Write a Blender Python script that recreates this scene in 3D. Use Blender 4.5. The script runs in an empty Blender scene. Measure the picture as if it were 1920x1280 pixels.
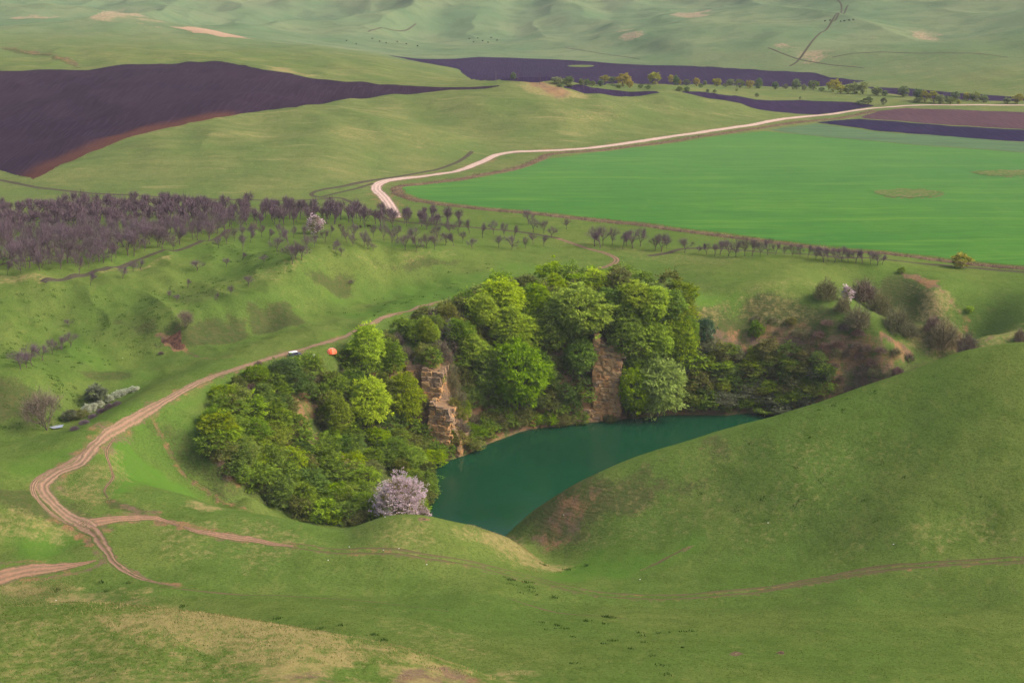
import bpy, math, random, time
import numpy as np
from mathutils import Vector, Matrix

T0 = time.time()
random.seed(7)
rng = np.random.default_rng(7)
scene = bpy.context.scene
COL = scene.collection

# ------------------------------------------------------------------ camera
CAM_Z = 130.0
FPX = 2638.0                       # focal length in pixels of the 1920 px wide photograph
PITCH = math.atan(750.0 / FPX)
cam = bpy.data.cameras.new("camera")
cam.sensor_width = 36.0
cam.lens = FPX / 1920.0 * 36.0
cam.clip_start = 1.0
cam.clip_end = 30000.0
camo = bpy.data.objects.new("camera", cam)
COL.objects.link(camo)
camo.location = (0, 0, CAM_Z)
camo.rotation_euler = (math.pi / 2 - PITCH, 0, 0)
scene.camera = camo

# ------------------------------------------------------------------ light
SUN_ELEV, SUN_AZ = math.radians(42), math.radians(99)      # azimuth clockwise from +Y (away from the camera)
world = bpy.data.worlds.new("World")
scene.world = world
world.use_nodes = True
wn = world.node_tree
wn.nodes.clear()
sky = wn.nodes.new("ShaderNodeTexSky")
sky.sky_type = 'NISHITA'
sky.sun_disc = False
sky.sun_elevation = SUN_ELEV
sky.sun_rotation = SUN_AZ
sky.dust_density = 6.0
sky.air_density = 1.0
bgn = wn.nodes.new("ShaderNodeBackground")
bgn.inputs[1].default_value = 0.145
won = wn.nodes.new("ShaderNodeOutputWorld")
wn.links.new(sky.outputs[0], bgn.inputs[0])
wn.links.new(bgn.outputs[0], won.inputs[0])
sl = bpy.data.lights.new("sun", 'SUN')
sl.energy = 1.5
sl.angle = math.radians(20)
sl.color = (1.0, 0.95, 0.88)
so = bpy.data.objects.new("sun", sl)
COL.objects.link(so)
sd = Vector((math.sin(SUN_AZ) * math.cos(SUN_ELEV), math.cos(SUN_AZ) * math.cos(SUN_ELEV), math.sin(SUN_ELEV)))
so.rotation_euler = sd.to_track_quat('Z', 'Y').to_euler()
so.location = (200, 300, 300)
scene.view_settings.view_transform = 'Standard'
scene.view_settings.look = 'None'
scene.view_settings.exposure = 0.97
scene.view_settings.gamma = 1.0
scene.render.engine = 'CYCLES'
scene.cycles.use_denoising = True
scene.cycles.use_adaptive_sampling = False
scene.cycles.max_bounces = 5
scene.cycles.volume_bounces = 0
scene.cycles.transparent_max_bounces = 8

# ------------------------------------------------------------------ air
hv = [(x, y, z) for z in (-62.0, 330.0) for x, y in ((-7800, -7600), (7800, -7600), (7800, 7900), (-7800, 7900))]
hm_ = bpy.data.meshes.new("haze")
hm_.from_pydata(hv, [], [(3, 2, 1, 0), (4, 5, 6, 7), (0, 1, 5, 4), (1, 2, 6, 5), (2, 3, 7, 6), (3, 0, 4, 7)])
hmat = bpy.data.materials.new("haze"); hmat.use_nodes = True; hmat.node_tree.nodes.clear()
pv = hmat.node_tree.nodes.new("ShaderNodeVolumePrincipled"); ho = hmat.node_tree.nodes.new("ShaderNodeOutputMaterial")
pv.inputs["Color"].default_value = (0.86, 0.90, 0.97, 1); pv.inputs["Density"].default_value = 0.000048
hmat.node_tree.links.new(pv.outputs[0], ho.inputs["Volume"])
hm_.materials.append(hmat)
hz = bpy.data.objects.new("haze", hm_); COL.objects.link(hz); hz["kind"] = "stuff"

# ------------------------------------------------------------------ pixel <-> world
def ray(u, v):
    a = (u - 960.0) / FPX
    b = (640.0 - v) / FPX
    return a, math.cos(PITCH) + b * math.sin(PITCH), -math.sin(PITCH) + b * math.cos(PITCH)

def at_z(u, v, z):
    dx, dy, dz = ray(u, v)
    t = (CAM_Z - z) / (-dz)
    return dx * t, dy * t

def px_scale(x, y, z):             # photograph pixels per metre at a point
    return FPX / (y * math.cos(PITCH) + (CAM_Z - z) * math.sin(PITCH))

# ------------------------------------------------------------------ noise
def _hash(ix, iy, seed):
    h = (ix.astype(np.int64) * 374761393 + iy.astype(np.int64) * 668265263 + seed * 974634777) & 0xffffffff
    h = ((h ^ (h >> 13)) * 1274126177) & 0xffffffff
    return ((h ^ (h >> 16)) & 0xffff) / 65535.0

def vnoise(x, y, seed=0):
    x = np.asarray(x, float); y = np.asarray(y, float)
    ix = np.floor(x); iy = np.floor(y)
    fx = x - ix; fy = y - iy
    fx = fx * fx * fx * (fx * (fx * 6 - 15) + 10); fy = fy * fy * fy * (fy * (fy * 6 - 15) + 10)
    a = _hash(ix, iy, seed); b = _hash(ix + 1, iy, seed); c = _hash(ix, iy + 1, seed); d = _hash(ix + 1, iy + 1, seed)
    return (a + (b - a) * fx + (c - a) * fy + (a - b - c + d) * fx * fy) * 2 - 1

def fbm(x, y, o=4, seed=0):
    s = 0; a = 1.0; t = 0
    for i in range(o):
        s = s + a * vnoise(x * 2 ** i + 13.7 * i, y * 2 ** i - 7.3 * i, seed + i); t += a; a *= 0.5
    return s / t

def sstep(a, b, x):
    t = np.clip((x - a) / (b - a), 0, 1)
    return t * t * (3 - 2 * t)

# ------------------------------------------------------------------ terrain control lines (photo pixel u, v and height z)
L = []   # polylines (densified)
P = []   # single points
def line(*p): L.append(p)
def pts(*p): P.extend(p)

# near mound under the camera's hill
line((-300,1140,42),(0,1130,45),(150,1126,46),(300,1136,46),(450,1156,46),(620,1186,45),(760,1216,44),(880,1250,42),(960,1282,41),(1080,1345,38),(1250,1420,34))
pts((-200,1280,47),(100,1280,48),(400,1280,48),(700,1280,46),(100,1205,47.3),(400,1215,47.3),(650,1245,46),(860,1275,43))
line((-300,1106,-6),(0,1104,-5),(200,1106,-4),(450,1140,2),(600,1166,6),(760,1197,10),(960,1262,15),(1150,1280,17),(1400,1280,18),(1700,1280,17),(1920,1280,15),(2300,1280,12))
pts((1000,1180,4),(1300,1200,7),(1600,1200,8),(1920,1200,8),(1150,1150,-3),(1300,1155,-3),(1600,1130,-3),(1920,1120,1),(2200,1100,1))
line((2200,1050,2),(1920,1060,0),(1700,1068,-3),(1500,1088,-7),(1300,1117,-10),(1150,1112,-11),(1000,1092,-11),(900,1076,-8),(750,1052,-5),(600,1036,-5),(450,1000,-4))
# saddle floor running down to the lake
line((1250,1058,-11.5),(1180,1068,-13.5),(1100,1072,-15.5),(1050,1062,-17.5),(1015,1045,-20.5))
# right hill: crest
line((950,1000,-22),(1000,955,-16),(1045,925,-10.5),(1080,905,-6.5),(1160,868,-2.5),(1250,835,1.5),(1340,808,5),(1430,785,8),(1520,758,12),(1600,730,15.5),(1680,702,19),(1740,680,21.5),(1800,657,24.5),(1860,646,27),(1920,640,28.5),(2050,636,30),(2250,640,31))
# right hill: face
line((1080,985,-13.5),(1150,960,-9.5),(1250,930,-5.8),(1350,900,-1.8))
line((1060,1030,-18),(1150,1020,-14),(1250,1020,-11.5))
pts((1300,1060,-10.8),(1400,1000,-7),(1400,900,0),(1400,850,3.5),(1500,1000,-5),(1500,900,2.5),(1500,820,8),(1600,950,0.3),(1600,850,7),(1700,1000,1),(1700,950,3.4),(1700,900,6),(1700,790,13.5),(1850,1000,2),(1850,900,9.5),(1850,780,18),(1920,950,7),(1920,850,14),(1920,750,21.5),(2100,900,11),(2100,750,22))
# spur in the middle
line((230,975,-2.5),(300,966,-3),(350,964,-3),(430,962,-3),(500,968,-4),(560,978,-5),(600,987,-6),(640,991,-6.5),(680,981,-4.5),(720,968,-2.5),(770,964,-2),(830,974,-3.5),(900,988,-7),(950,1004,-13),(985,1030,-15.5),(1015,1052,-18.5),(1070,1078,-16.5))
pts((770,1010,-3.8),(650,1015,-6),(400,1020,-4),(500,1030,-5),(900,1040,-8.7),(980,1065,-14))
line((560,1085,-6),(700,1088,-6.5),(850,1095,-7),(930,1120,-5.5),(1000,1150,-4))
pts((700,1060,-6),(300,1050,-4),(300,1085,-5),(600,1130,-1),(760,1140,-1),(900,1165,2),(450,1100,-5))
# behind spur: fall to the pit
line((500,964,-25),(560,975,-30),(620,985,-32),(700,975,-33),(770,962,-33.4),(795,962,-34))
line((840,975,-38),(940,990,-38))
# left gully
line((240,822,-3),(280,855,-8.5),(320,892,-13.5),(360,916,-17.5),(400,936,-20.5),(450,952,-24),(500,964,-27))
line((285,776,0.5),(320,772,0),(375,768,-2),(395,830,-7),(430,872,-12),(470,915,-17),(500,935,-21))
line((205,815,0.5),(198,845,0),(205,880,-1),(215,915,-1.5),(228,938,-1.5))
line((228,940,-1.5),(260,930,-1.8),(300,921,-2.2),(340,926,-4),(380,940,-7.5),(425,960,-12))
pts((255,900,-7.5),(290,905,-9.5),(330,925,-11.8),(250,865,-5),(370,945,-12.5))
# track and ground round it
line((0,1078,-4.5),(80,1065,-4),(150,1052,-3.6),(190,1010,-3),(170,985,-2.2),(120,960,-1.5),(75,920,-0.5),(75,905,0),(110,882,0.3),(150,862,0.6),(165,838,1),(200,803,1.2),(280,767,1.5),(350,724,1.7),(430,692,1.7),(520,668,1.2),(600,645,0.8),(700,605,0.4),(770,578,0),(840,565,0))
pts((0,930,3.5),(0,890,2.2),(60,960,1),(-150,930,5),(0,980,0.5),(0,1040,-4.5),(100,1030,-4.6),(0,1056,-2.3),(60,1050,-2.6),(60,870,0.6),(0,860,0))
# bench edge towards the stream and the stream
line((-200,850,-1.5),(0,838,-1),(80,820,-0.8),(150,800,0),(190,782,0.6),(230,760,0.9),(280,735,1.2),(330,708,1.4),(400,682,1.4),(480,655,0.9),(560,630,0.6),(640,603,0.4))
line((-200,835,-7),(0,822,-7.5),(60,810,-8.2),(110,801,-8.5),(150,785,-8),(200,755,-7),(260,725,-5.5),(330,697,-4),(400,672,-2.8),(480,647,-2),(560,622,-1),(640,598,-0.4))
# left slopes
line((-100,690,4),(0,697,5),(50,710,3.4),(85,740,-2),(100,775,-6.5))
line((-100,640,3),(0,655,-1),(100,680,-3.5),(180,700,-5.5))
line((-200,530,10),(0,530,8.5),(60,527,9.5),(110,540,7.5),(160,560,5),(230,560,4))
pts((0,600,3),(100,600,0.5),(60,560,5.5),(200,620,-1.5),(250,660,-4.5),(170,640,-3.2))
line((870,480,3.6),(780,484,5.6),(700,485,8.2),(620,491,10.6),(560,504,10.6),(520,532,8.6),(470,555,6.6),(420,575,6),(370,592,5.2),(320,605,3.4))
line((870,498,1.2),(780,508,0.4),(720,524,-0.6),(675,547,-1.2),(630,552,-1.2),(590,549,0.2))
line((420,571,7.6),(480,559,8.4),(530,566,6.8),(575,585,3),(605,604,-0.4))
line((620,594,-1.2),(560,606,-1.8),(500,618,-2),(470,636,-2.8))
line((440,598,1.8),(400,612,1.2),(340,622,1.4),(290,618,1.6),(240,622,.5))
line((470,640,-3),(410,648,-3.4),(350,652,-3.6),(290,650,-3.4),(240,652,-3.6))
pts((240,590,2.2),(400,540,5.5),(300,550,5),(300,520,6),(450,510,6),(200,525,6.5),(120,500,7),(0,500,7),(300,480,6),(500,470,5),(700,460,4),(850,450,2.5),(380,660,-2.8),(300,690,-5.5),(250,700,-5.8))
line((-200,430,5),(0,430,5),(200,430,5),(400,425,4.5),(600,420,3.5),(800,415,2),(1000,410,0.5))
line((-200,395,1.5),(0,395,1.5),(200,395,1.3),(400,393,1.2),(600,396,1),(760,398,0.3))
# plain
for v in (225, 260, 300, 340, 380, 420, 460):
    for u in (1050, 1200, 1350, 1500, 1700, 1920, 2200):
        if not (v < 300 and u < 1400 - (v - 225) * 2) and not (v > 400 and u < 1000) and not (v > 440 and 1300 < u < 1700):
            P.append((u, v, 0))
pts((900,330,0),(750,360,0),(500,383,0),(200,380,0),(0,365,0),(1000,480,0.5),(900,520,0.3),(1000,520,0),(1150,500,0),(1250,500,0.5))
# plateau north-east of the pit
line((1300,520,2.5),(1380,496,4.5),(1450,483,6),(1530,484,5.8),(1600,494,4.5),(1660,507,3))
pts((1450,472,0.8),(1560,474,0.8),(1350,480,0.8),(1750,500,0),(1860,520,0),(1920,500,0),(1920,560,0.5),(1920,620,0),(2100,600,0),(1400,525,3.5),(1300,535,2.4),(1500,520,4.5))
line((1230,548,0.5),(1285,548,1.6),(1340,552,2),(1400,556,2.2),(1460,556,2.5),(1510,550,3),(1560,558,2.5))
# ridge one of the north-east ravine
line((1560,558,2.5),(1585,585,-0.5),(1610,612,-3.5),(1650,638,-7.5),(1690,658,-11),(1730,670,-14),(1800,680,-17))
# ravine bottom, ridge two
line((1590,520,0.5),(1630,548,-4),(1670,580,-8.5),(1710,612,-12.5),(1760,640,-15.5),(1820,655,-17))
line((1680,510,2),(1720,523,1.6),(1750,545,1),(1790,590,-0.5),(1830,625,-2),(1865,642,-3),(1930,650,-4))
# pit rim
line((375,768,-2),(420,722,0.3),(480,697,0.6),(560,676,0.5),(620,668,0.3),(670,655,0),(700,640,0),(740,620,0),(790,600,0),(830,584,0),(880,568,0),(940,553,0),(1020,547,0),(1100,546,0),(1180,547,0),(1230,548,0.5))
# pit walls
pts((450,770,-6),(520,740,-6.5),(600,730,-9),(660,710,-8.5),(700,705,-8),(440,820,-9),(500,800,-12.5),(580,800,-15.5),(650,780,-16.5),(700,800,-21),(750,780,-21),(480,870,-17),(550,870,-21.5),(620,860,-24),(700,870,-29),(760,850,-30),(560,930,-28),(640,930,-31),(720,930,-32.5),(780,930,-33.6),(770,900,-33))
line((770,665,-5),(795,690,-8),(812,705,-10),(850,690,-10.5),(900,665,-9.5),(950,650,-9),(1020,640,-8.6),(1100,632,-7.6),(1145,645,-9),(1160,655,-11),(1220,640,-9),(1290,625,-7.5))
line((775,830,-31),(822,850,-33.5),(850,850,-34),(880,838,-34),(930,812,-33.5),(990,792,-33),(1060,785,-33),(1120,778,-33),(1162,772,-33),(1240,765,-33),(1310,762,-33))
pts((790,760,-20),(870,770,-25),(960,740,-24),(1060,735,-24.5),(1130,725,-24),(1162,715,-23),(1240,710,-22.5),(1310,700,-20.5))
pts((1350,600,-5),(1350,650,-12.5),(1350,700,-20),(1400,600,-6),(1400,650,-13.5),(1400,700,-21.5),(1470,600,-5),(1480,650,-12.5),(1480,700,-20.5),(1560,640,-8.5),(1560,690,-17),(1640,670,-13),(1640,700,-18),(1550,740,-27),(1480,745,-29.5),(1400,745,-30),(1700,690,-17))
line((1350,772,-34.6),(1400,770,-34.6),(1450,775,-34.6),(1520,778,-34.6),(1600,776,-34))
# shoreline and lake bed
line((806,968,-35.2),(812,905,-35.3),(840,873,-35.2),(880,853,-35.2),(930,830,-35.2),(985,807,-35.2),(1050,798,-35.2),(1150,788,-35.2),(1240,781,-35.2),(1330,776,-35.2))
pts((880,900,-39),(950,860,-39),(1050,830,-39),(1200,810,-39),(1350,795,-38),(850,940,-39),(950,940,-39),(1050,890,-39),(1150,850,-39),(1300,820,-39),(900,970,-39))

# mid-left hills
line((0,345,0),(60,352,0),(250,370,0),(450,376,0),(600,368,0),(700,342,0),(780,322,0),(860,300,0),(920,285,0),(1000,283,0),(1100,273,0),(1250,257,0),(1400,238,0),(1490,222,0))
line((0,333,1),(60,336,2),(150,300,8),(250,260,14),(330,238,17.5),(420,220,20),(500,208,21),(590,204,21),(650,212,19.5),(720,228,16),(800,248,10),(870,266,4.5),(910,277,1.5))
pts((400,300,9),(600,300,8.5),(600,250,16),(480,260,14),(250,320,5.5),(720,290,5.5),(400,345,2.8),(650,335,3))
line((600,202,16.5),(700,206,15),(800,232,8.5),(880,255,3.5))
line((620,196,17.5),(700,187,19),(780,180,20),(850,171,22),(920,162,23.5),(960,150,26),(990,147,27),(1020,152,26.5),(1050,164,23),(1090,175,19),(1150,182,15.5),(1200,175,16.5),(1240,171,17.3),(1300,180,13.5),(1400,200,6),(1490,214,0.5))
pts((900,200,17),(1000,200,16.5),(1000,240,7),(900,230,8),(1100,215,11.5),(1200,210,9.5),(1200,235,4),(1350,225,2.5),(1000,270,1.5),(1100,250,3.5))
line((-100,134,27),(0,133,27),(100,130,27.5),(200,125,28.5),(300,118,30),(400,115,31),(450,120,29.5),(520,132,27),(600,148,23.5),(680,156,21.5),(780,162,20),(900,161,21),(940,158,21))
pts((0,200,16),(200,200,20),(0,270,6.5),(100,270,9),(200,240,15),(300,180,24.5),(400,170,26),(500,180,24),(600,175,21.5),(700,172,20.5))
line((-150,28,47),(0,30,47),(100,32,46.5),(200,38,45),(280,48,42),(380,58,38.5),(450,72,34.5),(560,92,28),(700,108,21.5),(780,122,16.5),(850,140,10.5),(920,156,6))
pts((0,90,34),(200,90,34),(350,90,33),(480,105,29.5),(600,125,23.5),(750,145,16),(100,60,40),(300,70,37.5))
pts((430,103,32),(500,118,28.5))
# far plain and far hills
line((740,106,0),(900,108,0),(1100,113,0),(1250,122,0),(1450,135,0),(1560,143,0),(1640,155,0),(1750,168,0),(1920,182,0),(2150,190,0))
pts((950,140,0),(1200,150,0),(1400,165,0),(1600,180,0),(1800,190,0),(1100,135,0),(1500,200,0),(1700,205,0),(1900,205,0))
line((0,12,34),(200,15,27),(400,35,16),(600,55,10),(700,75,4),(850,70,6),(1000,80,5),(1100,90,4))
pts((300,5,38),(500,10,30),(650,5,35),(800,5,37),(800,30,22),(950,30,24),(1000,10,34),(900,50,14),(1100,40,21),(1200,85,9),(1150,62,17),(1230,60,15))
line((1210,98,5),(1260,75,18),(1330,52,30),(1400,44,35),(1500,38,38.5),(1600,44,36),(1680,60,30),(1740,80,21))
line((1250,118,2),(1350,100,11),(1450,95,15.5),(1550,100,15),(1650,110,13),(1750,130,9))
pts((1300,20,32),(1200,20,31),(1500,15,39),(1700,25,41),(1800,60,31),(1800,20,46),(1850,110,18),(1920,150,8),(1920,110,19),(1920,60,37),(1920,20,52),(1400,0,45),(1700,0,52),(2100,100,24),(2100,30,52))
BR = np.array([0, 35, 70, 110, 141, 200, 280, 350, 700, 1250, 1700, 2300, 3500, 7500], float)
BZ = np.array([119, 101, 82, 60, 48, 18, -3, 0, 0, 12, 18, 42, 150, 270], float)
def base(r): return np.interp(r, BR, BZ)

def _pol(x, y): return math.atan2(x, y), math.hypot(x, y)
C = []
for (u, v, z) in P:
    x, y = at_z(u, v, z); a, r = _pol(x, y); C.append((a, r, z))
for ln in L:
    w = []
    for (u, v, z) in ln:
        x, y = at_z(u, v, z); w.append((x, y, z, u, v))
    for i in range(len(w) - 1):
        a, b = w[i], w[i + 1]
        n = max(1, int(math.hypot(a[3] - b[3], a[4] - b[4]) / 28))
        for k in range(n + (1 if i == len(w) - 2 else 0)):
            t = k / n
            x = a[0] + (b[0] - a[0]) * t; y = a[1] + (b[1] - a[1]) * t; z = a[2] + (b[2] - a[2]) * t
            p, r = _pol(x, y); C.append((p, r, z))
# under and around the viewpoint, and far beyond the frame's top
for a in (-0.5, -0.25, 0, 0.25, 0.5):
    for r in (20, 70, 110): C.append((a, r, float(base(r))))
    for r in (180,):
        if a < -0.05: C.append((a, 192, 24.0)); C.append((a, 235, 3.0))
    for r in (2900, 3600, 5000): C.append((a, r, float(base(r))))
def behind(ln, dr, dz, zmin=-38.0):
    for (u, v, z) in ln:
        x, y = at_z(u, v, z); p, r = _pol(x, y); C.append((p, r + dr, max(z + dz, zmin)))
HILL = [(1000,955,-16),(1080,905,-6.5),(1160,868,-2.5),(1250,835,1.5),(1340,808,5),(1430,785,8),(1520,758,12),(1600,730,15.5),(1680,702,19),(1740,680,21.5),(1800,657,24),(1860,646,26.5),(1920,640,28),(2050,636,30)]
behind(HILL, 20, -12); behind(HILL[:4], 12, -14); behind(HILL, 45, -28, -38)
behind([q for q in HILL if q[0] > 1700], 70, -42, -16)
behind([(640,991,-6.5),(720,968,-2.5),(770,964,-2),(830,974,-3.5),(900,988,-7),(950,1004,-13)], 12, -9)
behind([(830,974,-3.5),(900,988,-7),(950,1004,-13)], 40, -30)
behind([(0,1130,45),(150,1126,46),(300,1136,46),(450,1156,46),(620,1186,45),(760,1216,44),(880,1250,42),(960,1282,41)], 16, -12)
C = np.array(C)
# drop near-duplicates
def rb(a, r): return a, np.log(r + 20.0) * 0.85
ca, cl = rb(C[:, 0], C[:, 1])
keep = []
for i in range(len(C)):
    if all((ca[i] - ca[j]) ** 2 + (cl[i] - cl[j]) ** 2 > 0.003 ** 2 for j in keep[-400:]): keep.append(i)
C = C[keep]; ca = ca[keep]; cl = cl[keep]
res = C[:, 2] - base(C[:, 1])
EPS2 = 0.011 ** 2
D = np.sqrt((ca[:, None] - ca[None]) ** 2 + (cl[:, None] - cl[None]) ** 2 + EPS2)
D[np.diag_indices(len(C))] += -0.0025          # slight smoothing
W = np.linalg.solve(D, res)

def fold(x, y):
    n = 1 - np.abs(fbm(x / 300.0 + 3.1, y / 560.0, 3, 51))
    m = 1 - np.abs(fbm(x / 90.0 + 1.1, y / 130.0, 3, 57))
    k = 1 - np.abs(fbm(x / 150.0 + 7, y / 520.0 + 2, 2, 77))
    return (n - 0.75) * 58 + (m - 0.75) * 9 + (k - 0.75) * 20

def height(a, r):
    sh = a.shape; a = a.ravel(); r = r.ravel()
    A, Lr = rb(a, r)
    out = np.empty(len(a))
    A32 = A.astype(np.float32); L32 = Lr.astype(np.float32); c1 = ca.astype(np.float32); c2 = cl.astype(np.float32); W32 = W
    for s in range(0, len(a), 20000):
        d = np.subtract.outer(A32[s:s + 20000], c1); d *= d
        e = np.subtract.outer(L32[s:s + 20000], c2); e *= e
        d += e; d += np.float32(EPS2); np.sqrt(d, out=d)
        out[s:s + 20000] = d.astype(np.float64) @ W32
    fade = 1 - sstep(0.5, 0.95, np.abs(a))
    z = base(r) + out * fade
    x = np.sin(a) * r; y = np.cos(a) * r
    lake = sstep(-30, -36, z)
    near = sstep(2500, 1300, r) * (1 - lake)
    z = z + near * (fbm(x / 22.0, y / 22.0, 3, 5) * 0.46 + fbm(x / 55.0, y / 55.0, 2, 6) * 0.9 * sstep(420, 330, r) + fbm(x / 5.0, y / 5.0, 2, 9) * 0.09)
    lf = sstep(430, 470, r) * sstep(640, 590, r) * sstep(10, -35, x + (y - 470) * .12) * sstep(-9, -5, z)
    q_ = fbm((x + y * .55) / 22.0, (y - x * .3) / 40.0, 3, 71)
    z = z + lf * ((1 - np.abs(q_) * 2) * 1.9 + q_ * .8)
    wall = sstep(-6, -14, z) * sstep(-34, -30, z) * sstep(380, 400, r) * sstep(540, 520, r)
    z = z + wall * fbm(x / 9.0, y / 9.0, 3, 33) * 1.6
    hl = sstep(760, 860, r) * sstep(1500, 1300, r) * sstep(2, 9, z)
    z = z + hl * (np.sin((x * 0.75 + y * 0.35) / 6.5 + fbm(x / 60, y / 60, 2, 4) * 4) * 0.5 + (1 - np.abs(fbm(x / 75.0, y / 75.0, 3, 15)) * 2) * 2.6)
    far = sstep(1650, 2250, r) + 0.35 * sstep(1250, 1500, r) * sstep(4, 16, z) * (1 - sstep(1650, 2250, r))
    z = z + far * fold(x, y)
    return z.reshape(sh)

dense = np.linspace(-0.405, 0.405, 721)
outer = 0.405 + np.cumsum(np.geomspace(0.006, 0.16, 34)); outer = outer[outer < 3.05]
PHI = np.concatenate([-outer[::-1], dense, outer])
PHI = np.concatenate([[-math.pi], PHI, [math.pi]])
rr = [3.0, 12, 24, 38, 52, 66, 80, 92, 102, 112, 120]
while rr[-1] < 2750:
    r = rr[-1]
    rr.append(r + min(max(r * r / (130 * 1407) * 1.15, 0.42), 5.5))
for q in (2850, 3000, 3250, 3600, 4100, 4800, 5800, 7200): rr.append(q)
RR = np.array(rr)
GA, GR = np.meshgrid(PHI, RR)
GZ = height(GA, GR)
GX = np.sin(GA) * GR; GY = np.cos(GA) * GR
NR, NP = GA.shape
print("grid", NR, NP, "ctrl", len(C), "t", round(time.time() - T0, 1))

def gidx(x, y):
    a = np.arctan2(x, y); r = np.hypot(x, y)
    j = np.clip(np.searchsorted(PHI, a) - 1, 0, NP - 2); i = np.clip(np.searchsorted(RR, r) - 1, 0, NR - 2)
    fa = np.clip((a - PHI[j]) / (PHI[j + 1] - PHI[j]), 0, 1); fr = np.clip((r - RR[i]) / (RR[i + 1] - RR[i]), 0, 1)
    return i, j, fr, fa

def ground(x, y):
    x = np.asarray(x, float); y = np.asarray(y, float)
    i, j, fr, fa = gidx(x, y)
    return (GZ[i, j] * (1 - fr) * (1 - fa) + GZ[i + 1, j] * fr * (1 - fa) + GZ[i, j + 1] * (1 - fr) * fa + GZ[i + 1, j + 1] * fr * fa)

def hit(u, v, skip=0.0):
    """where the line of sight through photo pixel (u, v) first meets the ground (from range skip on)"""
    dx, dy, dz = ray(u, v)
    h = math.hypot(dx, dy); a = math.atan2(dx, dy); tn = -dz / h
    j = min(max(int(np.searchsorted(PHI, a)) - 1, 0), NP - 2)
    f = (a - PHI[j]) / (PHI[j + 1] - PHI[j])
    col = GZ[:, j] * (1 - f) + GZ[:, j + 1] * f
    dlt = col - (CAM_Z - tn * RR)
    s0 = int(np.searchsorted(RR, max(skip, 60)))
    k = np.nonzero(dlt[s0:] >= 0)[0]
    if len(k) == 0: r = 2700.0
    else:
        k = k[0] + s0
        r = RR[k] if (k == s0 or dlt[k - 1] >= 0) else RR[k - 1] + (RR[k] - RR[k - 1]) * (-dlt[k - 1]) / (dlt[k] - dlt[k - 1])
    x, y = math.sin(a) * r, math.cos(a) * r
    return x, y, float(ground(x, y))

def hits(pl, skip=0.0): return [hit(p[0], p[1], p[2] if len(p) > 2 else skip) for p in pl]
# ------------------------------------------------------------------ mesh and material helpers
def mesh_from(name, co, faces, smooth=True, uv=None):
    m = bpy.data.meshes.new(name)
    co = np.asarray(co, np.float32)
    m.vertices.add(len(co)); m.vertices.foreach_set("co", co.ravel())
    faces = np.asarray(faces, np.int32); k = faces.shape[1]
    m.loops.add(faces.size); m.loops.foreach_set("vertex_index", faces.ravel())
    m.polygons.add(len(faces)); m.polygons.foreach_set("loop_start", np.arange(0, faces.size, k, dtype=np.int32))
    m.polygons.foreach_set("use_smooth", np.full(len(faces), smooth))
    m.update(calc_edges=True)
    if uv is not None:
        l = m.uv_layers.new(name="UVMap")
        l.data.foreach_set("uv", np.asarray(uv, np.float32)[faces.ravel()].ravel())
    return m

def link(name, m, parent=None, mat=None, **props):
    o = bpy.data.objects.new(name, m)
    COL.objects.link(o)
    if parent is not None: o.parent = parent
    if mat is not None and m is not None:
        m.materials.clear(); m.materials.append(mat)
    for k, v in props.items(): o[k] = v
    return o

def color_attr(m, name, arr):
    a = m.color_attributes.new(name, 'FLOAT_COLOR', 'POINT')
    a.data.foreach_set("color", np.asarray(arr, np.float32).ravel())

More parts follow.
